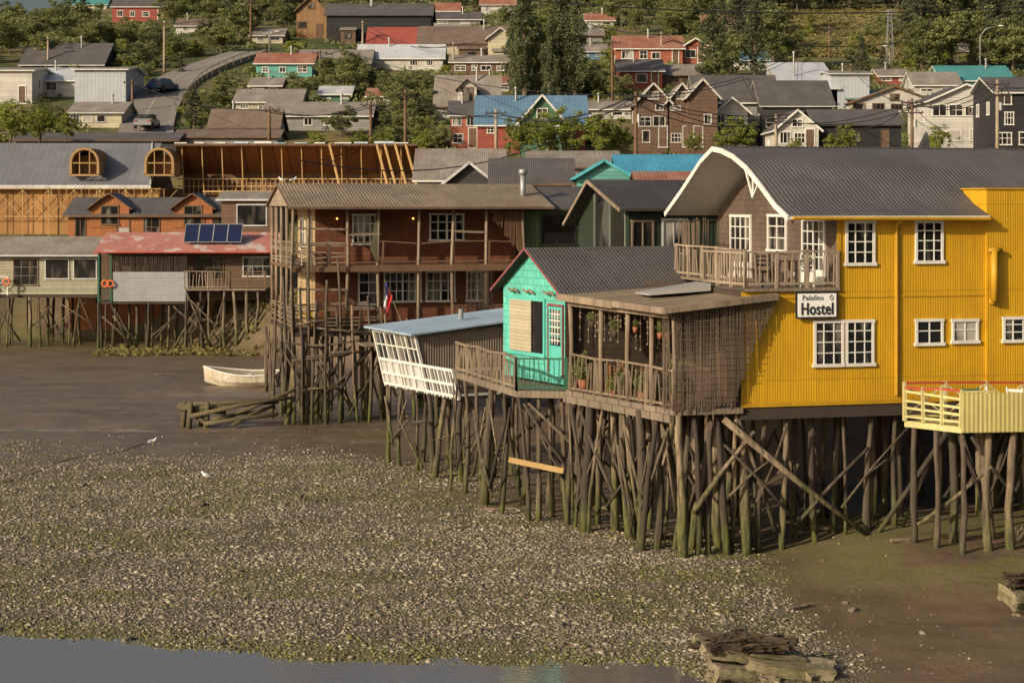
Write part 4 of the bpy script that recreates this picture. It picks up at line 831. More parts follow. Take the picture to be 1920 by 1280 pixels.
for i in range(4):
    e=thing('solar_panel','dark blue solar panel mounted on the red roof','solar panel',(X(345+27*i,121),120.9,6.95),0,'solar panels on the red roof')
    mb=MB(); mb.hexa([(0.02,0,.05),(.88,0,.05),(.88,.95,1.2),(.02,.95,1.2),(0.02,0,.1),(.88,0,.1),(.88,.9,1.25),(.02,.9,1.25)]); mb.obj('panel',SOLAR,e)
    mb=MB()
    for a,b_ in (((0,.0,.1),(0,.9,1.25)),((.9,0,.1),(.9,.9,1.25)),((0,0,.1),(.9,0,.1)),((0,.9,1.25),(.9,.9,1.25))): mb.beam(a,b_,.03,.04)
    mb.obj('frame',STEEL,e)
    mb=MB(); mb.beam((.1,.9,1.2),(.1,1.0,.2),.04,.04); mb.beam((.8,.9,1.2),(.8,1.0,.2),.04,.04); mb.obj('bracket',STEEL,e)
for px,d,z in ((12,121.3,4.45),(197,119.85,4.4),(207,119.85,4.4)):
    mb=MB(); mb.torus((0,0,0),.2,.055,(0,0)); o=mb.obj('lifebuoy',[ORANGE,WHITE],None,True); o.location=(X(px,d),d,z); tag(o,'orange lifebuoy hung on the railing','lifebuoy','lifebuoys')
# ------------------------------------------------------------------ generic house
def W_(name,c,kind='plank',axis='z',pitch=.22): return M(name,c,tuple(v*.75 for v in c),.75,kind,axis,pitch,.4,.4)
WWH=W_('white_boards',(.64,.61,.54)); WCR=W_('cream_boards',(.6,.53,.36)); WGY=W_('grey_boards',(.33,.315,.29)); WDK=W_('charcoal_boards',(.06,.055,.05)); WBR=W_('brown_boards',(.19,.11,.07)); WRD=W_('red_boards',(.36,.085,.06)); WOR=W_('orange_red_boards',(.42,.135,.075)); WGN=W_('green_boards',(.09,.2,.12)); WTU=W_('turquoise_boards',(.15,.42,.36)); WBK=W_('black_boards',(.03,.028,.029)); WBL=W_('blue_boards',(.13,.25,.38)); WYE=W_('ochre_boards',(.5,.33,.1)); WSH=M('hill_brown_shingles',(.17,.1,.065),(.115,.07,.048),.85,'shingle','xy',.3,.7); WCG=M('grey_metal_cladding',(.4,.42,.45),(.34,.36,.39),.5,'corr','xy',.4,.4,.2)
WMR=M('white_metal_roof',(.55,.56,.57),(.45,.46,.48),.4,'roof','x',.4,.4,.25)
TUT=M('turquoise_trim',(.08,.42,.46))
HB=[]
def house(label,px0,px1,base,eave,ridge,wall,roof,d=None,front='eave',depth=7,nw=3,st=None,rot=0,rf=.5,trim=None,oh=.35,dorm=0,chim=0,door=True,drop=4,gm=None,name='house',winh=1.15,winw=1.0,lean_to=True,dw=.95):
    pm=(px0+px1)/2
    hill_=d is None
    if d is None: x,d,zb=site(pm,base)
    HB.append((px0,px1,ridge,base,d))
    zb=Z(base,d); L=(px1-px0)*d/FL; ze=Z(eave,d); zr=Z(ridge,d+ (depth*.5 if front=='eave' else 0))
    e=thing(name,label,'house',(X(px0,d),d,zb),math.radians(rot)); he=ze-zb; hr=zr-zb
    trim=trim or random.choice((WHITE,WHITE,WHD,WOODB))
    mb=MB(); walls(mb,L,depth,-drop,he,hr-.06,rf,'x' if front=='eave' else 'y'); mb.obj('wall',wall,e)
    mb=MB()
    if front=='eave':
        s=(hr-he)/(depth*rf); s2=(hr-he)/(depth*(1-rf))
        slabprof(mb,[(-oh,he-s*oh+.05),(depth*rf,hr+.05),(depth+oh,he-s2*oh+.05)],-oh,L+oh,'x',.12,0,1,1)
    else:
        s=(hr-he)/(L*rf); s2=(hr-he)/(L*(1-rf))
        slabprof(mb,[(-oh,he-s*oh+.05),(L*rf,hr+.05),(L+oh,he-s2*oh+.05)],-oh,depth+oh,'y',.12,0,1,1)
    ro=mb.obj('roof',[roof,trim],e)
    if front!='eave':
        mb=MB(); mb.beam((-oh,-oh-.03,he-s*oh-.03),(L*rf,-oh-.03,hr-.03),.05,.16); mb.beam((L*rf,-oh-.03,hr-.03),(L+oh,-oh-.03,he-s2*oh-.03),.05,.16); mb.obj('bargeboard',trim,ro)
    st=st or max(1,int(round(he/2.8))); fh=he/st
    for k in range(st):
        z0=k*fh+fh*.34; z1=min(z0+winh,he-.2)
        if z1-z0<.4: continue
        for i in range(nw):
            if random.random()<.12: continue
            c=L*(i+.5)/nw+random.uniform(-.18,.18)*L/nw; w=winw*random.uniform(.7,1.5)
            if k==0 and door and i==nw-1 and he>2:
                window(e,'y-',c-.45,c+.45,.05,2.05,0,1,1,fm=trim,gm=WBR,simple=True,name='door',fw=.1); continue
            w=min(w,L/nw*.8); window(e,'y-',c-w/2,c+w/2,z0,z1-random.uniform(0,.3)*(winh<1.5),0,random.choice((1,2,2,3)),random.choice((1,1,2)),fm=trim,gm=gm or random.choice((GLASS,CURT,GLASSD,GLASSD)),simple=True,fw=.08,bar=.05)
    if front!='eave' and hr-he>1.5:
        c=L*rf; window(e,'y-',c-.5,c+.5,he+.05,he+min(1.1,(hr-he)*.5),0,2,2,fm=trim,simple=True,fw=.09,bar=.05)
    for side,pl_ in (('x-',0),('x+',L)):
        if (side=='x-' and pm>960) or (side=='x+' and pm<=960):
            for q in (.3,.7):
                if he>1.8: window(e,side,depth*q-.45,depth*q+.45,he-min(1.9,he*.8),he-.75,pl_,2,1,fm=trim,simple=True,fw=.09,bar=.05)
    for i in range(dorm):
        c=L*(i+.5)/dorm; mb=MB(); w=dw; y0=.0 if dw>1 else .2; zt=he+ (hr-he)*.55; zl=he-(.9 if dw>1 else 0)
        if dw>1: y0=-.05
        mb.poly([(c-w,y0,zl),(c+w,y0,zl),(c+w,y0,zt-.1),(c,y0,zt+.75),(c-w,y0,zt-.1)],0)
        mb.poly([(c-w,y0,zl),(c-w,y0,zt-.1),(c-w,y0+depth*.4,zt-.1)],0); mb.poly([(c+w,y0,zl),(c+w,y0,zt-.1),(c+w,y0+depth*.4,zt-.1)],0)
        slabprof(mb,[(c-w-.25,zt-.25),(c-w*.45,zt+.5),(c,zt+.85),(c+w*.45,zt+.5),(c+w+.25,zt-.25)],y0-.35,y0+depth*.5,'y',.1,1,2,2); dn=mb.obj('dormer',[wall,roof,WOODB],e)
        window(dn,'y-',c-.65,c+.65,zl+.15,zt,y0,2,2,fm=trim,simple=True,fw=.09)
    for i in range(chim+(1 if hill_ and random.random()<.5 else 0)):
        mb=MB(); cx=L*random.uniform(.25,.75); mb.tube([(cx,depth*.4,he),(cx,depth*.4,hr+.6)],.1,8); mb.tube([(cx,depth*.4,hr+.6),(cx,depth*.4,hr+.8)],.16,8); mb.obj('chimney',STEEL,e)
    if hill_ and lean_to and he>2.2 and random.random()<.6:
        a0=L*random.uniform(.05,.5); w=min(L*.4,random.uniform(2,3.5)); mb=MB(); mb.hexa([(a0,-1.6,-2),(a0+w,-1.6,-2),(a0+w,-.01,-2),(a0,-.01,-2),(a0,-1.6,1.7),(a0+w,-1.6,1.7),(a0+w,-.01,2.1),(a0,-.01,2.1)]); mb.obj('porch',random.choice((wall,WBR,WGY)),e)
        mb=MB(); mb.hexa([(a0-.2,-1.85,1.66),(a0+w+.2,-1.85,1.66),(a0+w+.2,-.01,2.14),(a0-.2,-.01,2.14),(a0-.2,-1.85,1.74),(a0+w+.2,-1.85,1.74),(a0+w+.2,-.01,2.22),(a0-.2,-.01,2.22)]); mb.obj('porch_roof',random.choice((roof,RFLTX,RFRU)),e)
        window(e,'y-',a0+w*.25,a0+w*.7,.5,1.4,-1.6,2,1,fm=trim,simple=True,fw=.08)
    return e
house('orange-brown shingled house with grey roof and two gabled dormers',128,440,470,402,371,SHOR,RFGRX,d=130,depth=7,nw=5,dorm=2,drop=6,rot=0,door=False,winh=1.5,dw=1.35,trim=WOODB)
house('small brown plank house with white window and grey metal roof',415,522,450,373,360,WBR,RFLTX,d=128,depth=6,nw=1,drop=6,winh=1.5,winw=1.5,door=False)
house('weathered grey corrugated roof building behind the stilt houses',782,940,350,335,280,WGY,RFLTX,d=132,depth=9,nw=2,drop=7)
house('low dark house with grey slate-coloured metal roof',835,925,352,340,304,WDK,RFGRY,d=118,depth=7,nw=2,drop=7,front='gable',trim=WHD)
house('dark house with long grey corrugated roof',925,1070,352,342,298,WDK,RFGRX,d=116,depth=8,nw=2,drop=8)
house('grey corrugated roof shed behind the row',995,1158,330,312,284,WGY,RFLTX,d=128,depth=8,nw=2,drop=8,trim=WBR)
house('turquoise house with bright blue metal roof',1085,1180,350,328,300,WTU,RFTUX,d=112,depth=7,nw=2,drop=8,front='gable',trim=TUT)
house('long house with turquoise-blue metal roof',1165,1335,345,322,291,WTU,RFTUX,d=118,depth=8,nw=3,drop=8,trim=TUT)
house('shed with rusty red metal roof',1200,1320,350,338,323,WBR,RFRU,d=104,depth=4,nw=2,drop=8)
# construction building
cb=thing('construction_building','large plywood-sheathed building under construction with unfinished timber roof','building',(X(-60,150),150,0),0)
xc=lambda px:X(px,150)-X(-60,150)
zt=Z(272,154); ze_=Z(352,150)
mb=MB(); mb.box(0,xc(300),0,10,2,ze_); mb.box(xc(300),xc(780),4.3,4.4,4,ze_-.6); mb.obj('wall',PLY,cb)
mb=MB(); slabprof(mb,[(-.5,ze_),(4.5,Z(268,154)),(10,ze_)],0,xc(283),'x',.12,0,1,1); mb.obj('roof',[M('blue_grey_standing_roof',(.17,.175,.185),(.135,.14,.15),.5,'roof','x',.5,.4,.3),WHITE],cb)
mb=MB(); mb.beam((0,-.52,Z(350,150)),(xc(285),-.52,Z(350,150)),.05,.25); mb.beam((xc(284),-.5,ze_+.1),(xc(265),4.5,Z(270,154)),.1,.4); mb.obj('roof_edge_membrane',WHD,cb)
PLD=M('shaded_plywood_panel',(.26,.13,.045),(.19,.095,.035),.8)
for c in (160,300):
    mb=MB(); r_=1.2; x0=xc(c); zb=Z(328,150)
    for i in range(8):
        a0=math.pi*i/8;a1=math.pi*(i+1)/8
        for rr,y0,y1,mi in ((r_,-.4,3.5,0),(r_-.2,-.4,3.4,0)):
            mb.poly([(x0+rr*math.cos(a0),y0,zb+1+rr*math.sin(a0)),(x0+rr*math.cos(a1),y0,zb+1+rr*math.sin(a1)),(x0+rr*math.cos(a1),y1,zb+1+rr*math.sin(a1)),(x0+rr*math.cos(a0),y1,zb+1+rr*math.sin(a0))],mi)
        mb.poly([(x0+r_*math.cos(a0),-.4,zb+1+r_*math.sin(a0)),(x0+r_*math.cos(a1),-.4,zb+1+r_*math.sin(a1)),(x0+(r_-.2)*math.cos(a1),-.4,zb+1+(r_-.2)*math.sin(a1)),(x0+(r_-.2)*math.cos(a0),-.4,zb+1+(r_-.2)*math.sin(a0))],1)
    for sx in(-1,1): mb.box(x0+sx*(r_-.1)-.1,x0+sx*(r_-.1)+.1,-.4,2.5,zb,zb+1,1)
    for sx in (-.4,.4): mb.box(x0+sx-.04,x0+sx+.04,-.3,-.2,zb,zb+1.9,1)
    mb.box(x0-r_,x0+r_,-.4,-.3,zb-.1,zb+.05,1); mb.box(x0-r_,x0+r_,-.35,-.25,zb+.9,zb+1.0,1)
    mb.box(x0-r_+.2,x0+r_-.2,1.0,1.1,zb,zb+1.6,0)
    mb.obj('arched_dormer',[PLD,M('dull_pine_lumber',(.36,.22,.09),(.28,.17,.07),.7)],cb)
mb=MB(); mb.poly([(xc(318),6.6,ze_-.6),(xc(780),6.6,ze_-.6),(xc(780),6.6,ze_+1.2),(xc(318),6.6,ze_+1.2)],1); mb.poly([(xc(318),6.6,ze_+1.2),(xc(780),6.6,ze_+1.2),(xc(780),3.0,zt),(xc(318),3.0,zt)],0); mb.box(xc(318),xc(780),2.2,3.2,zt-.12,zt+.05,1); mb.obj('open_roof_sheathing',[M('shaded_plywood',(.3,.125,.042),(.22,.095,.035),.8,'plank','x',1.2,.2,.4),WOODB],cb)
for i in range(12):
    mb=MB(); a=xc(318+i*38); mb.box(a,a+random.uniform(.8,1.7),2.1,2.6,zt+.06,zt+.1+random.uniform(.02,.16),0); mb.obj('roof_membrane',random.choice((M('pale_blue_membrane',(.38,.5,.6),(.5,.52,.52),.5),WHITE)),cb)
mb=MB()
for px in np.arange(330,785,9.2): mb.beam((xc(px),3.8,ze_-.6),(xc(px),3.8,ze_+.75),.06,.06)
for px in np.arange(330,785,38): mb.beam((xc(px),3.7,ze_-.6),(xc(px),2.6,zt-.1),.08,.08)
for z in (ze_-.5,ze_+.15,ze_+.75): mb.beam((xc(318),3.7,z),(xc(785),3.7,z),.07,.08)
for px in (640,730,745,765,785): mb.beam((xc(px-28),2.3,zt+.05),(xc(px),-1.0,ze_-.1),.12,.2)
mb.beam((xc(380),0,ze_-.3),(xc(780),0,ze_-.3),.08,.12)
for px in np.arange(385,780,28): mb.beam((xc(px),0,ze_-.9),(xc(px+random.uniform(-4,4)),0,ze_-.1+random.uniform(0,.5)),.05,.05)
mb.box(xc(300),xc(720),-.5,4,ze_-.95,ze_-.8)
mb.obj('roof_framing',PINE,cb)
mb=MB()
for px in range(-50,310,48):
    mb.beam((xc(px),-.6,3),(xc(px),-.6,ze_),.05,.05)
    mb.beam((xc(px),-.6,8.4),(xc(px+48),-.6,10.6),.04,.04); mb.beam((xc(px+48),-.64,8.4),(xc(px),-.64,10.6),.04,.04)
for z in (6.6,8.5,10.7): mb.beam((xc(-60),-.6,z),(xc(305),-.6,z),.05,.05)
for px in np.arange(100,320,14): mb.beam((xc(px),-.62,ze_-.9),(xc(px),-.62,ze_-.1),.04,.04)
mb.obj('scaffolding',PINE,cb)
house('long low dark grey roofed shed behind the construction site',30,330,275,262,250,WDK,RFGRX,d=163,depth=5,nw=4,drop=6)
house('low shed with flat rusty roof',330,520,262,256,244,WGY,RFBR,d=165,depth=5,nw=3,drop=6)
# ------------------------------------------------------------------ HILL HOUSES
hh=house
hh('modern grey-white metal clad building with flat roof',-30,60,196,132,128,WWH,RFLTX,depth=10,nw=2,st=1,lean_to=False)
hh('white metal building with low pitched pale roof',62,146,182,150,128,WWH,WMR,depth=9,nw=1,lean_to=False)
hh('large blue-grey metal clad box building',140,236,196,130,127,WCG,RFLTX,depth=10,nw=0,lean_to=False)
hh('cream low house with ochre roof',132,228,240,210,192,WCR,RFLTX,nw=4,depth=7)
hh('charcoal house with dark grey pitched roof',40,192,130,120,82,WDK,RFGRX,depth=10,nw=3)
hh('bright red and white two-storey house on the hilltop',210,316,42,12,-4,WRD,RFGRX,nw=4,depth=8,st=1)
hh('small green-roofed house on the hilltop',128,200,22,8,-6,WCR,RFTEA,nw=2,depth=6)
hh('dark timber modern house with glazed gable end',556,612,72,18,-8,M('honey_timber_cladding',(.3,.17,.07),(.24,.13,.055),.7,'plank','x',.25,.4),RFGRY,front='gable',nw=2,depth=8,trim=WOODB)
hh('long dark brown house with flat dark roof',612,808,82,28,8,WBK,RFGRX,nw=5,depth=9,trim=WDK,chim=1)
hh('turquoise house with rusty brown roof',480,585,146,118,100,WTU,RFRU,nw=3,depth=7)
hh('low house with long grey metal roof',560,692,140,118,94,WGY,RFLTX,nw=3,depth=9)
hh('white house with red metal roof',690,792,108,82,52,WWH,RFRR,nw=3,depth=8)
hh('white boarded house with pale roof',672,830,132,108,84,WWH,WMR,nw=4,depth=7)
hh('large cream two-storey house with brown tiled roof',786,950,120,80,50,WCR,RFBR,nw=4,depth=10,chim=1)
hh('cream gabled annex beside the large house',915,962,125,70,52,WCR,RFBR,nw=1,front='gable',depth=8)
hh('brown timber house with grey roof',846,952,142,116,104,WBR,RFLTX,nw=4,depth=6)
hh('white hilltop house with dark windows',902,965,28,8,-10,WWH,RFRU,nw=3,depth=7)
hh('house with dark roof and white trim',812,900,50,36,24,WGY,RFGRX,nw=2,depth=7)
hh('white hilltop cottage with orange roof',808,860,38,20,6,WWH,RFRU,nw=2,depth=6)
hh('small grey cottage under the poplars',1070,1130,82,66,54,WGY,RFLTX,nw=2,depth=6)
hh('white cottage with red roof above the poplars',1100,1150,52,38,26,WWH,RFRU,nw=2,depth=6)
hh('blue boarded cottage on the upper slope',1085,1135,112,96,84,WBL,RFLTX,nw=2,depth=6)
hh('ochre cottage with rusty roof on the slope',1320,1375,58,42,28,WYE,RFRU,nw=2,depth=6)
hh('red cottage among the trees near the road',470,525,178,160,146,WRD,RFLTX,nw=2,depth=6)
hh('white cottage among the trees above the road',330,385,62,48,36,WWH,RFBR,nw=2,depth=6)
hh('blue boarded house with white gable beside the poplars',1040,1092,226,204,188,WBL,WMR,nw=2,depth=6,front='gable')
hh('green cottage with pale roof among bushes',600,655,192,176,162,WGN,WMR,nw=2,depth=6)
hh('white cottage half hidden among bushes',690,745,196,180,166,WWH,RFRU,nw=2,depth=6)
hh('white house with blue roof below the wooded hilltop',1380,1440,132,112,98,WWH,RFBLX,nw=2,depth=6)
hh('red shed below the wooded hilltop',1650,1705,158,142,130,WRD,RFLTX,nw=2,depth=6)
hh('pale cottage high on the wooded slope',1780,1835,98,82,70,WWH,RFRU,nw=2,depth=6)
hh('cream cottage with grey roof near the top of the road',470,530,82,66,54,WCR,RFLTX,nw=2,depth=6)
hh('white terrace cottage beside the poplars',905,955,172,156,144,WWH,RFRU,nw=2,depth=6)
hh('cream gabled house with grey roof',442,562,212,190,168,WCR,RFLTX,nw=3,depth=7)
hh('low house with long grey roof and red gutter',495,694,246,216,192,WGY,RFLTX,nw=4,depth=8)
hh('small shed cluster with rusty roof',395,520,268,236,206,WWH,RFBR,nw=3,depth=6,rf=.4)
hh('pale house with steep grey gable roof',818,934,232,196,142,WWH,RFLTX,nw=3,depth=8,dorm=1)
hh('red brick-coloured narrow two-storey house',845,905,280,215,190,WOR,RFGRX,nw=2,depth=8,st=2,lean_to=False)
bh=hh('red and green two-storey house with bright blue roof',895,1098,288,232,180,WRD,RFBLX,nw=4,depth=10,st=2,lean_to=False,trim=WHITE)
hh('green gabled wing with white lattice window and blue roof',975,1058,290,226,178,WGN,RFBLY,nw=2,depth=5,front='gable',d=166,st=2,trim=WHITE)
hh('long white low building with pale roof',1090,1192,224,204,190,WWH,RFLTX,nw=4,depth=7)
hh('orange-red house with red roof and white windows',1155,1280,122,90,68,WOR,RFRU,nw=4,depth=8,trim=WHITE)
hh('orange-red gabled cottage on the slope',1278,1330,120,88,72,WOR,RFRU,nw=2,front='gable',depth=7,trim=WHITE)
hh('dark red house with grey roof',1162,1242,168,132,113,WRD,RFGRX,nw=3,depth=7)
hh('brown timber house with long balcony',1195,1325,165,140,122,WBR,RFLTX,nw=5,depth=7)
for a,b_ in ((1195,1255),(1252,1305)): hh('brown shingled house with twin grey gables and white windows',a,b_,278,188,156,WSH,RFLTY,front='gable',nw=2,st=3,depth=9,d=170,trim=WWH)
hh('brown shingled three-storey house with pale metal roof',1290,1345,278,178,148,WSH,RFLTY,front='gable',nw=1,st=3,depth=10,d=168,trim=WWH)
hh('dark grey house with steep roof behind white facade',1308,1460,240,190,142,WGY,RFGRX,nw=3,depth=10,d=176)
hh('white gabled chapel-like house with arched windows',1343,1402,275,208,183,WWH,RFGRY,front='gable',nw=3,depth=5,d=171,st=1,winh=1.8,winw=.6)
hh('dark house with black hipped roof',1430,1560,262,196,152,WDK,RFGRX,nw=3,depth=9,d=172,trim=WWH)
hh('house with tilted pale grey metal roof',1470,1570,205,165,112,WGY,WMR,nw=2,depth=12,rf=.9)
hh('grey corrugated box building',1558,1630,205,138,134,WCG,RFLTX,nw=0,depth=8,lean_to=False)
hh('dark wide house with charcoal roof',1530,1690,285,232,206,WBK,RFGRX,nw=3,depth=7,d=163,trim=WDK)
hh('cream gabled house with white round-topped window',1455,1535,285,240,206,WWH,RFGRY,front='gable',nw=3,depth=7,d=162,trim=WHITE)
hh('grey and white house with low gable roof',1600,1755,215,190,162,WWH,RFLTY,nw=5,depth=8,front='gable')
hh('small white shed roof house',1715,1800,180,158,136,WWH,RFLTX,nw=2,depth=6)
hh('teal metal roofed long house',1770,1900,172,150,124,WTU,RFTEA,nw=3,depth=9)
hh('white two-storey gabled house',1742,1880,280,188,158,WWH,RFGRY,front='gable',nw=4,st=2,depth=9,d=168)
hh('charcoal black boarded house with white trimmed windows',1868,1990,285,172,146,WBK,RFGRX,nw=3,st=3,depth=9,d=160,trim=WHITE)
hh('house with turquoise roof edge',1590,1640,205,185,170,WTU,RFTEA,nw=1,depth=6)
# ------------------------------------------------------------------ ROAD + cars
path=[(266,262),(268,240),(276,218),(288,196),(302,176),(320,158),(348,142),(388,126),(430,112),(465,100)]
pp=[site(*p) for p in path]; pts3=[]
for (a,b_) in zip(pp[:-1],pp[1:]):
    for i in range(8): t=i/8; pts3.append(Vector((a[0]*(1-t)+b_[0]*t,a[1]*(1-t)+b_[1]*t)))
for _ in range(12): pts3=[pts3[0]]+[(pts3[i-1]+pts3[i]*2+pts3[i+1])/4 for i in range(1,len(pts3)-1)]+[pts3[-1]]
def strip(name,off0,off1,up,mat,parent=None,th=.0):
    mb=MB(); prev=None
    for i,p in enumerate(pts3):
        t=(pts3[min(i+1,len(pts3)-1)]-pts3[max(i-1,0)]).normalized(); nrm=Vector((t.y,-t.x)); zc=gz(p.x,p.y)+up
        a=p+nrm*off0;b2=p+nrm*off1; cur=((a.x,a.y,zc),(b2.x,b2.y,zc))
        if prev:
            mb.poly([prev[0],prev[1],cur[1],cur[0]])
            if th:
                mb.poly([prev[0],cur[0],(cur[0][0],cur[0][1],zc-th),(prev[0][0],prev[0][1],prev[0][2]-th)]); mb.poly([prev[1],cur[1],(cur[1][0],cur[1][1],zc-th),(prev[1][0],prev[1][1],prev[1][2]-th)])
        prev=cur
    return mb.obj(name,mat,parent)
ASP=M('worn_asphalt',(.22,.195,.17),(.175,.155,.135),.85,stain=.25)
o=strip('road',-2.3,2.3,.35,ASP,th=1.2); o['kind']='structure'
o=strip('pavement',2.3,3.0,.47,M('pavement_concrete',(.24,.22,.185),(.19,.175,.15),.9),th=1.2); o['kind']='structure'
o=strip('road_marking',-.07,.07,.356,M('road_paint',(.4,.38,.32),(.28,.26,.22),.8)); o['kind']='structure'
gr=thing('guard_rail','low timber guard rail along the uphill road','guard rail',(pp[4][0],pp[4][1],pp[4][2]))
mb=MB(); q=[]
for i in range(20,len(pts3),3):
    p=pts3[i]; t=(pts3[min(i+1,len(pts3)-1)]-pts3[i-1]).normalized(); a=p+Vector((t.y,-t.x))*3.4; q.append((a.x,a.y,gz(p.x,p.y)+.4))
for a,b_ in zip(q[:-1],q[1:]): mb.beam((a[0],a[1],a[2]+.75),(b_[0],b_[1],b_[2]+.75),.04,.07); mb.beam((a[0],a[1],a[2]-.3),(a[0],a[1],a[2]+.8),.08,.08)
mb.obj('rail',WOODB,gr,world=True)
def car(loc,rot,col,label):
    e=thing('parked_car',label,'car',loc,rot,'cars on the uphill road'); PC=M('car_paint_'+label.split()[0],col,tuple(v*.9 for v in col),.3,stain=.05,spec=.6,bump=.02)
    prof=[(-2.05,.35),(-2.1,.75),(-1.95,.95),(-1.0,1.0),(1.75,1.0),(2.05,.8),(2.1,.35)]
    mb=MB(); w=.85; n=len(prof)
    mb.poly([(x,-w,z) for x,z in prof]); mb.poly([(x,w,z) for x,z in prof][::-1])
    for i in range(n): a=prof[i];b2=prof[(i+1)%n]; mb.poly([(a[0],-w,a[1]),(a[0],w,a[1]),(b2[0],w,b2[1]),(b2[0],-w,b2[1])])
    mb.box(-.7,1.2,-.66,.66,1.42,1.47,0); mb.obj('body',PC,e)
    mb=MB(); mb.hexa([(-1.2,-.78,1.0),(1.8,-.78,1.0),(1.8,.78,1.0),(-1.2,.78,1.0),(-.65,-.64,1.42),(1.2,-.64,1.42),(1.2,.64,1.42),(-.65,.64,1.42)]); mb.obj('window',GLASSD,e)
    for x in(-1.3,1.3):
        for y in(-.85,.85): mb=MB(); mb.tube([(x,y-.1,.32),(x,y+.1,.32)],.32,14); mb.obj('wheel',BLACK,e)
    for y in (-.65,.65): mb=MB(); mb.box(2.06,2.12,y-.12,y+.12,.7,.85); mb.obj('tail_light',RED,e); mb=MB(); mb.box(-2.13,-2.06,y-.14,y+.14,.68,.82); mb.obj('headlight',WHITE,e)
for px,py,col,l,rt in ((300,180,(.03,.07,.16),'blue hatchback parked at the edge of the uphill road',-1.9),(270,250,(.2,.2,.2),'grey car at the bottom of the uphill road',-1.6)):
    x,d,z=site(px,py); car((x+.3,d,gz(x,d)+.36),rt,col,l)
# ------------------------------------------------------------------ TREES
for px,b_,t,w in ((962,180,30,.9),(985,184,-14,1.15),(1010,182,40,.9),(1050,187,-10,1.2),(1078,188,5,1.0),(1030,190,50,1),(970,190,60,1),(430,60,-30,1),(1350,95,-20,1),(1335,170,10,1.1),(1415,150,0,1.1)): tpx('poplar',px,b_,t,w)
for px,b_,t,w in ((365,255,163,1.5),(1615,145,60,1),(1655,150,80,1),(340,140,100,1)): tpx('conifer',px,b_,t,w)
tl=[(20,90,10,1),(60,100,30,1.1),(110,70,-5,1),(150,85,-10,1),(175,105,25,1),(205,100,30,1),(245,95,30,1),(285,100,40,1),(330,110,60,1),(350,40,-20,1),(385,85,35,1),(415,100,30,1),(450,80,0,1),(530,60,-5,1),(20,70,0,1),(-10,120,20,1.2),(90,120,50,1),(270,130,70,1),(320,50,-20,1.1),(395,50,-25,1),(480,50,-25,1),
 (620,160,98,1.2),(650,180,105,1.2),(690,168,118,1.2),(730,195,130,1.1),(760,205,130,1.1),(560,195,140,1.1),(790,185,130,1.1),(655,165,85,1),(750,235,150,1.1),(800,225,155,1),(700,225,170,1.2),
 (640,258,196,1.2),(730,285,225,1.1),(780,280,200,1),(820,285,225,1),(880,172,130,1),(1130,184,120,1.1),(1160,190,130,1),(960,60,0,1),(1160,50,-20,1),(1190,62,0,1),(1250,62,5,1),(1290,62,-10,1),(1370,150,60,1),(1450,135,10,1),(1340,170,80,1),(1730,135,30,1.1),(1760,132,20,1),(1850,130,30,1),(1900,135,30,1.1),(1820,125,0,1)]
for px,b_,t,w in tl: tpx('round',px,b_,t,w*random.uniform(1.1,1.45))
for px,b_,t,w,d in ((20,262,190,1.4,158),(75,262,195,1.4,158),(125,258,205,1.3,158),(975,290,215,1.2,158),(1010,292,205,1.2,157),(1055,290,200,1.3,158),(1120,292,205,1.3,156),(1155,290,215,1.2,157),(1380,292,210,1.2,158),(1350,285,240,1.3,157),(1400,288,225,1.2,158),(1590,285,230,1.2,156),(1560,285,245,1.3,156),(1760,285,232,1.2,156),(1300,285,245,1.3,156),(1490,285,255,1.5,155),(720,290,235,1.3,157),(670,285,240,1.3,158),(790,290,240,1.3,158)): tpx('bright',px,b_,t,w,d)
def clear(px,b_,t,w):
    for (a,c_,rd,bs,d) in HB:
        if a-w<px<c_+w and b_>bs+3 and t<bs-6: return False
        if a-4<px<c_+4 and rd<b_<=bs+3: return False
    if px>225 and px<480:
        for (qx,qy) in path:
            if abs(px-qx)<48 and b_>qy-12 and t<qy+6: return False
    return True
for i in range(110):
    px=random.uniform(1330,1990); b_=random.uniform(15,110) if not 1460<px<1710 else random.uniform(-8,22)
    h=random.uniform(85,150) if not 1460<px<1710 else random.uniform(50,80)
    if not clear(px,b_,b_-h,6): continue
    tpx('pine' if random.random()<.7 else 'round',px,b_,b_-h,random.uniform(.9,1.4))
cnt=0
for i in range(2800):
    if cnt>=200: break
    px=random.uniform(-40,1960); b_=random.uniform(5,262); h=random.uniform(26,62)*(.75+.4*(b_<110)); t=b_-h; w=h*.38
    if 1480<px<1700 and b_<150 and random.random()<.93: continue
    if not clear(px,b_,t,w): continue
    k='round' if random.random()<.68 else ('pine' if random.random()<.35 else 'bright'); tpx(k,px,b_,t,random.uniform(1.1,1.6)); cnt+=1
for i in range(60):
    px=random.uniform(-60,1340); b_=random.uniform(-5,32)
    if not clear(px,b_,b_-50,8): continue
    tpx('round' if i%3 else 'pine',px,b_,b_-random.uniform(45,80),1.3)
cnt=0
for i in range(3000):
    if cnt>=150: break
    px=random.uniform(-20,1940); b_=random.uniform(60,282); h=random.uniform(14,30)
    if not clear(px,b_,b_-h,h*.6): continue
    x,d,z=site(px,b_); tree('bush' if random.random()<.6 else 'brightbush',x,d,z,h*d/FL,random.uniform(1.0,1.5)); cnt+=1
n=6000; cx=rng.uniform(-120,130,n); cy=rng.uniform(152,360,n)
rp=np.array([(p.x,p.y) for p in pts3]); dd=np.sqrt(((cx[:,None]-rp[None,:,0])**2+(cy[:,None]-rp[None,:,1])**2)).min(1)
k=(dd>5)&(fbm(cx*.06,cy*.06,55)>.38)&(meadow(cx,cy)<.3); cx=cx[k];cy=cy[k]
C=np.stack([cx,cy,terrain(cx,cy)+.2],-1); R=rng.uniform(.5,1.4,len(cx))
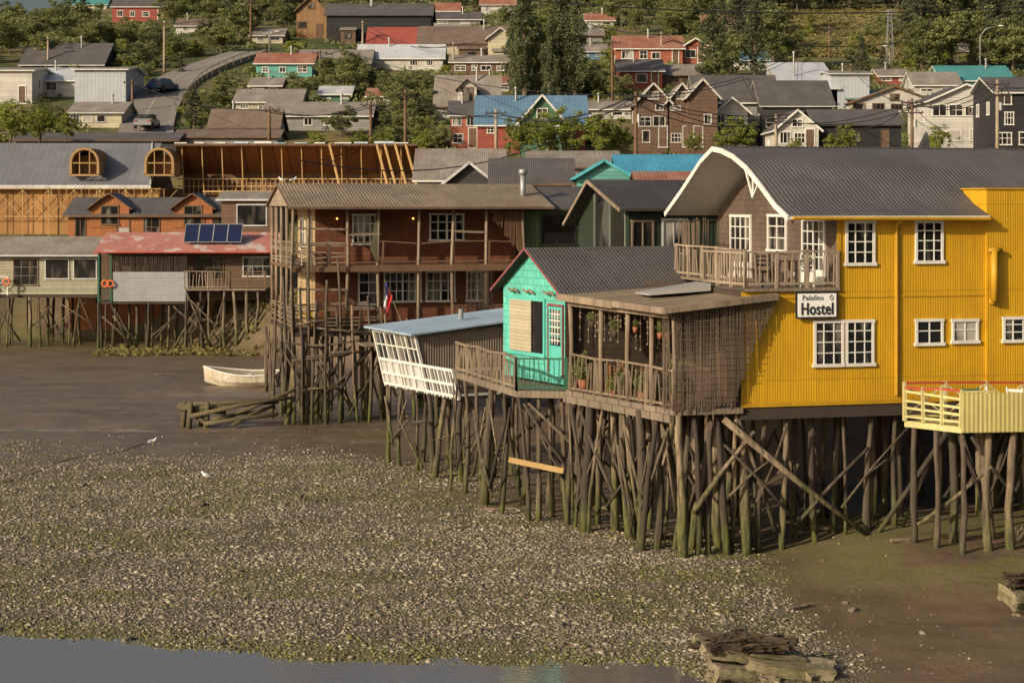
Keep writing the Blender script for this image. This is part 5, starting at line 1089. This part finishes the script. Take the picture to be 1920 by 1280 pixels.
o=bpy.data.objects.new('undergrowth',leaves('undergrowth',C,R,45,.22,LF,99,.5)); COL.objects.link(o); o['kind']='stuff'; o['label']='low green undergrowth covering the hill slope'; o['category']='undergrowth'
cx=rng.uniform(-26,-12,220); cy=rng.uniform(115,122,220); C=np.stack([cx,cy,terrain(cx,cy)+.08],-1)
o=bpy.data.objects.new('shore_grass',leaves('shore_grass',C,rng.uniform(.15,.4,220),40,.11,LFG,98,.5)); COL.objects.link(o); o['kind']='stuff'; o['label']='tufts of marsh grass at the edge of the mudflat'; o['category']='grass'
cy=rng.uniform(236,320,900); cx=cy*rng.uniform(.142,.215,900); C=np.stack([cx,cy,terrain(cx,cy)+.05],-1)
o=bpy.data.objects.new('meadow_grass',leaves('meadow_grass',C,rng.uniform(.4,1.0,900),40,.2,LFG,97,.35)); COL.objects.link(o); o['kind']='stuff'; o['label']='dry tan-green grass on the open hill slope'; o['category']='grass'
# ------------------------------------------------------------------ UTILITY POLES and wires
def pole(px,base,top,d=None,arms=2,label='wooden utility pole with crossarms and wires'):
    if d is None: x,d,z=site(px,base)
    else: x=X(px,d); z=Z(base,d)
    h=(base-top)*d/FL; e=thing('utility_pole',label,'utility pole',(x,d,z),0,'utility poles')
    mb=MB(); mb.tube([(0,0,-1.5),(0,0,h)],[.16,.12],8); mb.obj('shaft',WOODB if random.random()<.5 else WOODL,e,True)
    for i in range(arms):
        mb=MB(); zz=h-.35-.8*i; mb.beam((-.9,-.12,zz),(.9,-.12,zz),.1,.1)
        for q in(-.8,-.3,.3,.8): mb.tube([(q,-.12,zz+.05),(q,-.12,zz+.22)],.05,6)
        mb.obj('crossarm',WOODD,e)
    if arms>1: mb=MB(); mb.tube([(.22,-.1,h-2.3),(.22,-.1,h-1.7)],.16,8); mb.obj('transformer',STEEL,e)
    return (x,d,z+h-.3)
P1=pole(1192,340,172,140); P2=pole(1870,300,150,140); P3=pole(760,290,168,160,1); P4=pole(470,85,0,None,1); P5=pole(308,140,40,None,1); P6=pole(695,270,190,165,1); P7=pole(1148,200,75,None,1); P8=pole(1595,200,120,None,1,'pale utility pole beside the corrugated box'); P9=pole(1710,290,185,150); P10=pole(505,260,200,160,1); P11=pole(1555,110,50,None,1); P12=pole(248,215,150,None,1); P13=pole(1455,290,215,152,1); P14=pole(930,285,205,158,1)
PO=[pole(px,b_,t,None,1) for px,b_,t in ((90,128,70),(600,150,95),(680,108,40),(850,140,80),(1010,60,5),(1240,120,60),(1420,120,70),(1785,130,55))]
def wire(a,b_,sag=1.0,offs=(0,),r=.036,label='thin black overhead cable between poles'):
    for o_ in offs:
        mb=MB(); P=[]; s_=sag*random.uniform(.7,1.3)
        for i in range(15):
            t=i/14; P.append((a[0]*(1-t)+b_[0]*t+o_,a[1]*(1-t)+b_[1]*t,a[2]*(1-t)+b_[2]*t-s_*4*t*(1-t)-abs(o_)*.3))
        mb.tube(P,r,4); tag(mb.obj('overhead_cable',BLACK),label,'cable','overhead cables')
def pt(px,py,d): return (X(px,d),d,Z(py,d))
wire(P3,P14,.7,(-.7,.7)); wire(P14,P1,.9,(-.7,0,.7)); wire(P1,P13,1.0,(-.7,0,.7)); wire(P13,P9,.9,(-.7,.7)); wire(P9,P2,.8,(-.7,0,.7)); wire(P6,P3,.6,(-.5,.5)); wire(P10,P6,.8,(-.4,.4)); wire(P1,P11,1.5,(0,.6)); wire(P1,pt(1480,215,150),.8,(0,)); wire(P2,pt(2000,140,130),.4,(-.7,.7)); wire(P12,P10,1,(0,)); wire(P11,pt(1668,28,230),.8,(0,)); wire(P1,pt(560,300,110),2.0,(0,)); wire(P1,P4,2.5,(0,)); wire(pt(960,-2,60),pt(2000,8,60),.3,(0,),.02); wire(pt(1668,28,230),pt(2000,35,230),1,(0,)); wire(P9,pt(1780,240,165),.6,(0,)); wire(P9,pt(1600,240,165),.6,(0,)); wire(P3,pt(600,300,150),1,(0,.5))
for a,b_ in zip(PO[1:-1],PO[2:]): wire(a,b_,1.2,(-.5,.5))
wire(P5,P4,1.0,(0,)); wire(P12,P5,1.0,(0,)); wire(P8,P11,.8,(0,)); wire(P8,P9,.8,(0,))
x,d,z=site(1668,120); e=thing('lattice_pylon','steel lattice mast with cross arms on the hill','pylon',(x,d,z)); h=(120-18)*d/FL; mb=MB()
for sx in(-1,1):
    for sy in(-1,1): mb.beam((sx*.5,sy*.5,-1),(sx*.18,sy*.18,h),.08,.08)
for i in range(8):
    a=h*i/8;b2=h*(i+1)/8; w=.5-.32*i/8; mb.beam((-w,-w,a),(w,-w,b2),.05,.05); mb.beam((w,-w,a),(-w,-w,b2),.05,.05)
mb.obj('mast',STEEL,e); mb=MB(); mb.beam((-1,0,h-.3),(1,0,h-.3),.1,.1); mb.beam((-.8,0,h-1),(.8,0,h-1),.1,.1); mb.obj('crossarm',STEEL,e)
def lamp(px,base,top,dx=1.6):
    x,d,z=site(px,base); h=(base-top)*d/FL; e=thing('street_lamp','grey curved-arm street lamp on the hill','street lamp',(x,d,z),0,'street lamps'); mb=MB(); mb.tube([(0,0,-1),(0,0,h*.8),(dx*.3,0,h*.95),(dx,0,h)],[.1,.07,.06,.05],8); mb.obj('post',STEEL,e,True); mb=MB(); mb.ball((dx+.25,0,h),(.4,.15,.1)); mb.obj('lamp_head',WHITE,e,True)
lamp(1838,150,50,2.2); lamp(1668,150,88,-.8); lamp(505,110,60,.8)
# ------------------------------------------------------------------ BOAT
x=X(462,96);bt=thing('rowing_boat','beached white wooden rowing boat on the mud','boat',(x,96,gz(x,96)-.02),0)
st=[]
for i in range(17):
    t=i/16; xx_=-1.7+3.9*t; w=.68*(1-max(0,(t-.4)/.6)**2.0)*(.82+.18*min(1,t/.3)); sh=.66+.42*max(0,t-.35)**1.6*2; kl=.0+.5*max(0,t-.7)**1.6*4
    if i==16: w=.03
    st.append((xx_+.0,w,sh,min(kl,sh-.25)))
def boatskin(mb,st,ins=0,m=0):
    rows=[]
    for xx_,w,sh,kl in st:
        w=max(.01,w-ins); rows.append([(xx_,-w,sh),(xx_-.0,-w*.86,kl+(sh-kl)*.45),(xx_,-w*.5,kl+.06+ins),(xx_,0,kl+ins),(xx_,w*.5,kl+.06+ins),(xx_,w*.86,kl+(sh-kl)*.45),(xx_,w,sh)])
    for a,b2 in zip(rows[:-1],rows[1:]):
        for j in range(6): mb.poly([a[j],a[j+1],b2[j+1],b2[j]],m)
    return rows
BW=M('chipped_cream_boat_paint',(.6,.54,.42),(.45,.39,.28),.6,stain=.7,dark=(.2,.15,.09))
mb=MB(); rows=boatskin(mb,st); mb.poly(rows[0][::-1]); mb.obj('hull',BW,bt)
mb=MB(); rows=boatskin(mb,st[:],.05); mb.poly(rows[0]); mb.obj('inner_hull',M('boat_interior',(.26,.21,.15),(.17,.14,.1),.8),bt)
mb=MB()
for sgn in(-1,1):
    for a,b2 in zip(st[:-1],st[1:]): mb.beam((a[0],sgn*a[1],a[2]+.02),(b2[0],sgn*b2[1],b2[2]+.02),.07,.06)
mb.obj('gunwale',WHITE,bt)
for xx_ in(-1.1,-.1,.8): mb=MB(); mb.box(xx_-.13,xx_+.13,-.55,.55,.5,.54); mb.obj('thwart',WHD,bt)
bt.rotation_euler=(math.radians(-7),math.radians(2),math.radians(172))
# broken jetty debris
x=X(440,79); jd=thing('broken_jetty_timbers','collapsed mossy jetty timbers lying on the mud','driftwood',(x,79,gz(x,79)))
MOSS=M('mossy_rotten_timber',(.12,.095,.048),(.055,.047,.022),.9,stain=.6,bump=1)
for a,b_,r_ in (((-2.3,0,.9),(2.4,.3,1.15),.1),((-2.2,-.2,.75),(1.8,.6,.95),.09),((-1.8,-.4,.45),(2.2,-.2,1.2),.1),((-.6,.3,.2),(2.5,.1,1.5),.09),((-1.2,-.6,.15),(1.9,-.5,.55),.1),((-2.3,.2,.9),(-1.0,-.5,.05),.12),((-.9,-.3,.3),(1.0,.9,.5),.08),((-2.4,-.2,.85),(-.4,.2,.55),.13),((0,-.7,.1),(1.6,.4,.8),.09)):
    mb=MB(); m_=[(a[i]+b_[i])/2+random.uniform(-.08,.08) for i in range(3)]; mb.tube([a,m_,b_],[r_,r_*.9,r_*.8],7); mb.obj('timber',MOSS,jd,True)
for a in ((-2.2,0),(-1.9,-.3),(-1.5,.2),(-1.2,-.2)): mb=MB(); mb.tube([(a[0],a[1],-.3),(a[0]+.1,a[1],1.0)],[.13,.1],7); mb.obj('stump',MOSS,jd,True)
# concrete wreck near the water
d=37.8; x=X(1420,d); cw=thing('concrete_footing','broken concrete footing with rotten timbers on top at the water edge','rubble',(x,d,gz(x,d)),.1)
def part(o,parent,loc,rot): o.parent=parent; o.location=loc; o.rotation_euler=rot; return o
for sz_,sd,lc,rt in (((2.1,1.0,.2),1,(-.15,.1,.42),(.05,.14,.05)),((1.7,.9,.24),2,(.6,-.3,.2),(.03,.1,-.2)),((1.4,.7,.24),5,(-.3,-.3,.12),(.05,.1,.15)),((.7,.5,.22),7,(1.05,-.6,.05),(.1,.1,.5)),((.5,.4,.2),9,(.1,-.8,.03),(.2,.1,1.2)),((.4,.3,.2),11,(-.9,-.5,.03),(.2,.3,.7))): part(rough_box('concrete_slab',sz_,CONC,12,.012,sd,0,.025),cw,lc,rt)
ROT=M('black_rotten_timber',(.08,.054,.03),(.026,.02,.013),.95,bump=1)
for i in range(34):
    part(rough_box('rotten_timber',(random.uniform(.25,1.5),random.uniform(.06,.17),random.uniform(.04,.1)),ROT,8,.02,10+i,0,.022),cw,(-.25+random.uniform(-.6,.7),random.uniform(-.35,.4),.52+random.uniform(0,.22)),(random.uniform(-.3,.3),random.uniform(-.15,.25),random.uniform(-.5,.5)))
for i in range(7): mb=MB(); xx_=random.uniform(-.9,.4); mb.tube([(xx_,random.uniform(-.2,.2),.6),(xx_+random.uniform(-.03,.03),0,.9+random.uniform(0,.12))],.008,4); mb.obj('iron_spike',BLACK,cw)
d=43.0; x=X(1925,d); cw=thing('concrete_block','broken mossy concrete block with rotten wood on the mud','rubble',(x,d,gz(x,d)),.3)
part(rough_box('concrete_slab',(1.0,.8,.4),CONC,8,.02,3,0,.04),cw,(0,0,.35),(.2,.1,0)); part(rough_box('concrete_slab',(.8,.7,.3),CONC,8,.02,4,0,.04),cw,(.1,-.2,.05),(0,0,.4))
for i in range(7): part(rough_box('rotten_timber',(.8,.15,.12),ROT,7,.02,60+i,0,.03),cw,(random.uniform(-.2,.2),random.uniform(-.3,.3),.6+i*.05),(random.uniform(-.2,.2),.1,random.uniform(-.5,.5)))
d=49.5; x=X(1925,d); o=rough_box('rock',(.6,.5,.4),CONC,5,.05,8,.6); o.location=(x,d,gz(x,d)+.1); tag(o,'mossy boulder at the foot of the stilts','rock','rocks on the mudflat')
for px,py,l,rt in ((1500,1150,.9,.7),(730,790,1.6,.1),(1560,1022,.7,.3),(310,708,1.2,.2),(930,965,1.3,.1),(1370,1010,1.4,-.2),(860,1000,.8,.5),(1130,965,1.1,-.4),(1690,1060,.6,.2)):
    d=H*FL/(py-HZ); x=X(px,d); o=rough_box('driftwood_plank',(l,.09,.06),WOOD,4,.012,int(px)); o.location=(x,d,gz(x,d)+.05); o.rotation_euler=(0,0,rt); tag(o,'weathered stray plank lying on the mud','driftwood','stray planks')
mb=MB(); P=[]
for i in range(24):
    t=i/23; px=0+290*t; py=912-75*t+5*math.sin(t*9); d=H*FL/(py-HZ); x=X(px-20,d); P.append((x,d,gz(x,d)+.01))
mb.tube(P,.012,5); tag(mb.obj('mooring_rope',WOODB),'thin mooring rope lying across the mudflat','rope')
# potted plants on terrace
def pot(loc,s=1,kind='brightbush',hang=False):
    e=thing('potted_plant','leafy plant in a terracotta pot on the terrace' if not hang else 'leafy plant in a pot hanging from the terrace beam','plant',loc,random.uniform(0,6),'potted plants on the terrace'); mb=MB(); mb.tube([(0,0,0),(0,0,.25*s)],[.1*s,.14*s],10); mb.obj('pot',TERRA if random.random()<.6 else WOODD,e,True)
    o=bpy.data.objects.new('foliage',random.choice(CR[kind])); COL.objects.link(o); o.parent=e; o.location=(0,0,.2*s); o.scale=(.42*s,.42*s,random.uniform(.4,.8)*s)
    if hang: mb=MB(); mb.beam((0,0,.2),(0,0,6.7-loc[2]),.01,.01); mb.obj('hanger',BLACK,e)
for x,y,z,s,k in ((-4.5,.5,4.1,1.3,'brightbush'),(-4.8,1.2,4.1,.9,'bush'),(-5.0,1.9,4.1,1.1,'bush'),(-5.2,2.6,4.1,1.2,'bush'),(-5.4,3.3,4.1,.8,'brightbush'),(-5.5,4.2,4.1,1,'bush'),(-5.7,5.1,4.1,1.4,'bush'),(-4.2,1.2,4.1,1.5,'bush')): pot(hw(x,y,z),s,k)
for x,y,z,s in ((-4.8,1.0,5.9,.7),(-5.1,2.2,6.0,.6),(-5.3,3.4,5.8,.8),(-5.6,4.6,6.0,.7),(-4.3,1.8,5.8,.9)): pot(hw(x,y,z),s,'bush',True)
chair(hw(-4.5,2.4,4.1),2.2,M('orange_wood',(.4,.17,.05)),label='orange-brown wooden chair on the terrace'); chair(hw(-5.1,3.7,4.1),.2,MC['orange_wood'],label='orange-brown wooden chair on the terrace'); table(hw(-4.2,3.3,4.1),.6,WOODB,1.0,.7,'wooden table on the covered terrace')
for i in range(28):
    t=random.random(); p=A.lerp(B_,t)+Vector((.25,0,0)); l=random.uniform(.3,1.1); mb=MB(); mb.beam((p.x,p.y,6.62),(p.x,p.y,6.62-l),.01,.01)
    for k in range(3): mb.ball((p.x,p.y,6.62-l*(k+1)/3),.035,0,5,4)
    mb.obj('hanging_shell_string',WOOD,hs)
# ------------------------------------------------------------------ LIGHT / WORLD / CAMERA
S=Vector((-.70,-.60,.40)).normalized()
sun=bpy.data.lights.new('sun','SUN'); sun.energy=4.8; sun.angle=math.radians(.6); sun.color=(1,.86,.67)
so=bpy.data.objects.new('sun',sun); COL.objects.link(so); so.rotation_euler=S.to_track_quat('Z','Y').to_euler()
wd=bpy.data.worlds.new('World'); scene.world=wd; wd.use_nodes=True; nt=wd.node_tree; bg=nt.nodes['Background']
sky=nt.nodes.new('ShaderNodeTexSky'); sky.sky_type='NISHITA'; sky.sun_disc=False; sky.sun_elevation=math.asin(S.z); sky.sun_rotation=math.atan2(S.x,S.y); sky.dust_density=6.0; sky.air_density=1.0
nt.links.new(sky.outputs[0],bg.inputs[0]); bg.inputs[1].default_value=.1
cam=bpy.data.cameras.new('camera'); co=bpy.data.objects.new('camera',cam); COL.objects.link(co); co.location=(0,0,H); co.rotation_euler=(math.pi/2,0,0)
cam.sensor_width=36; cam.lens=36*FL/1920; cam.shift_y=-(640-HZ)/1920; cam.clip_end=4000; cam.clip_start=.5
scene.camera=co
scene.view_settings.view_transform='Standard'; scene.view_settings.look='None'; scene.view_settings.exposure=0
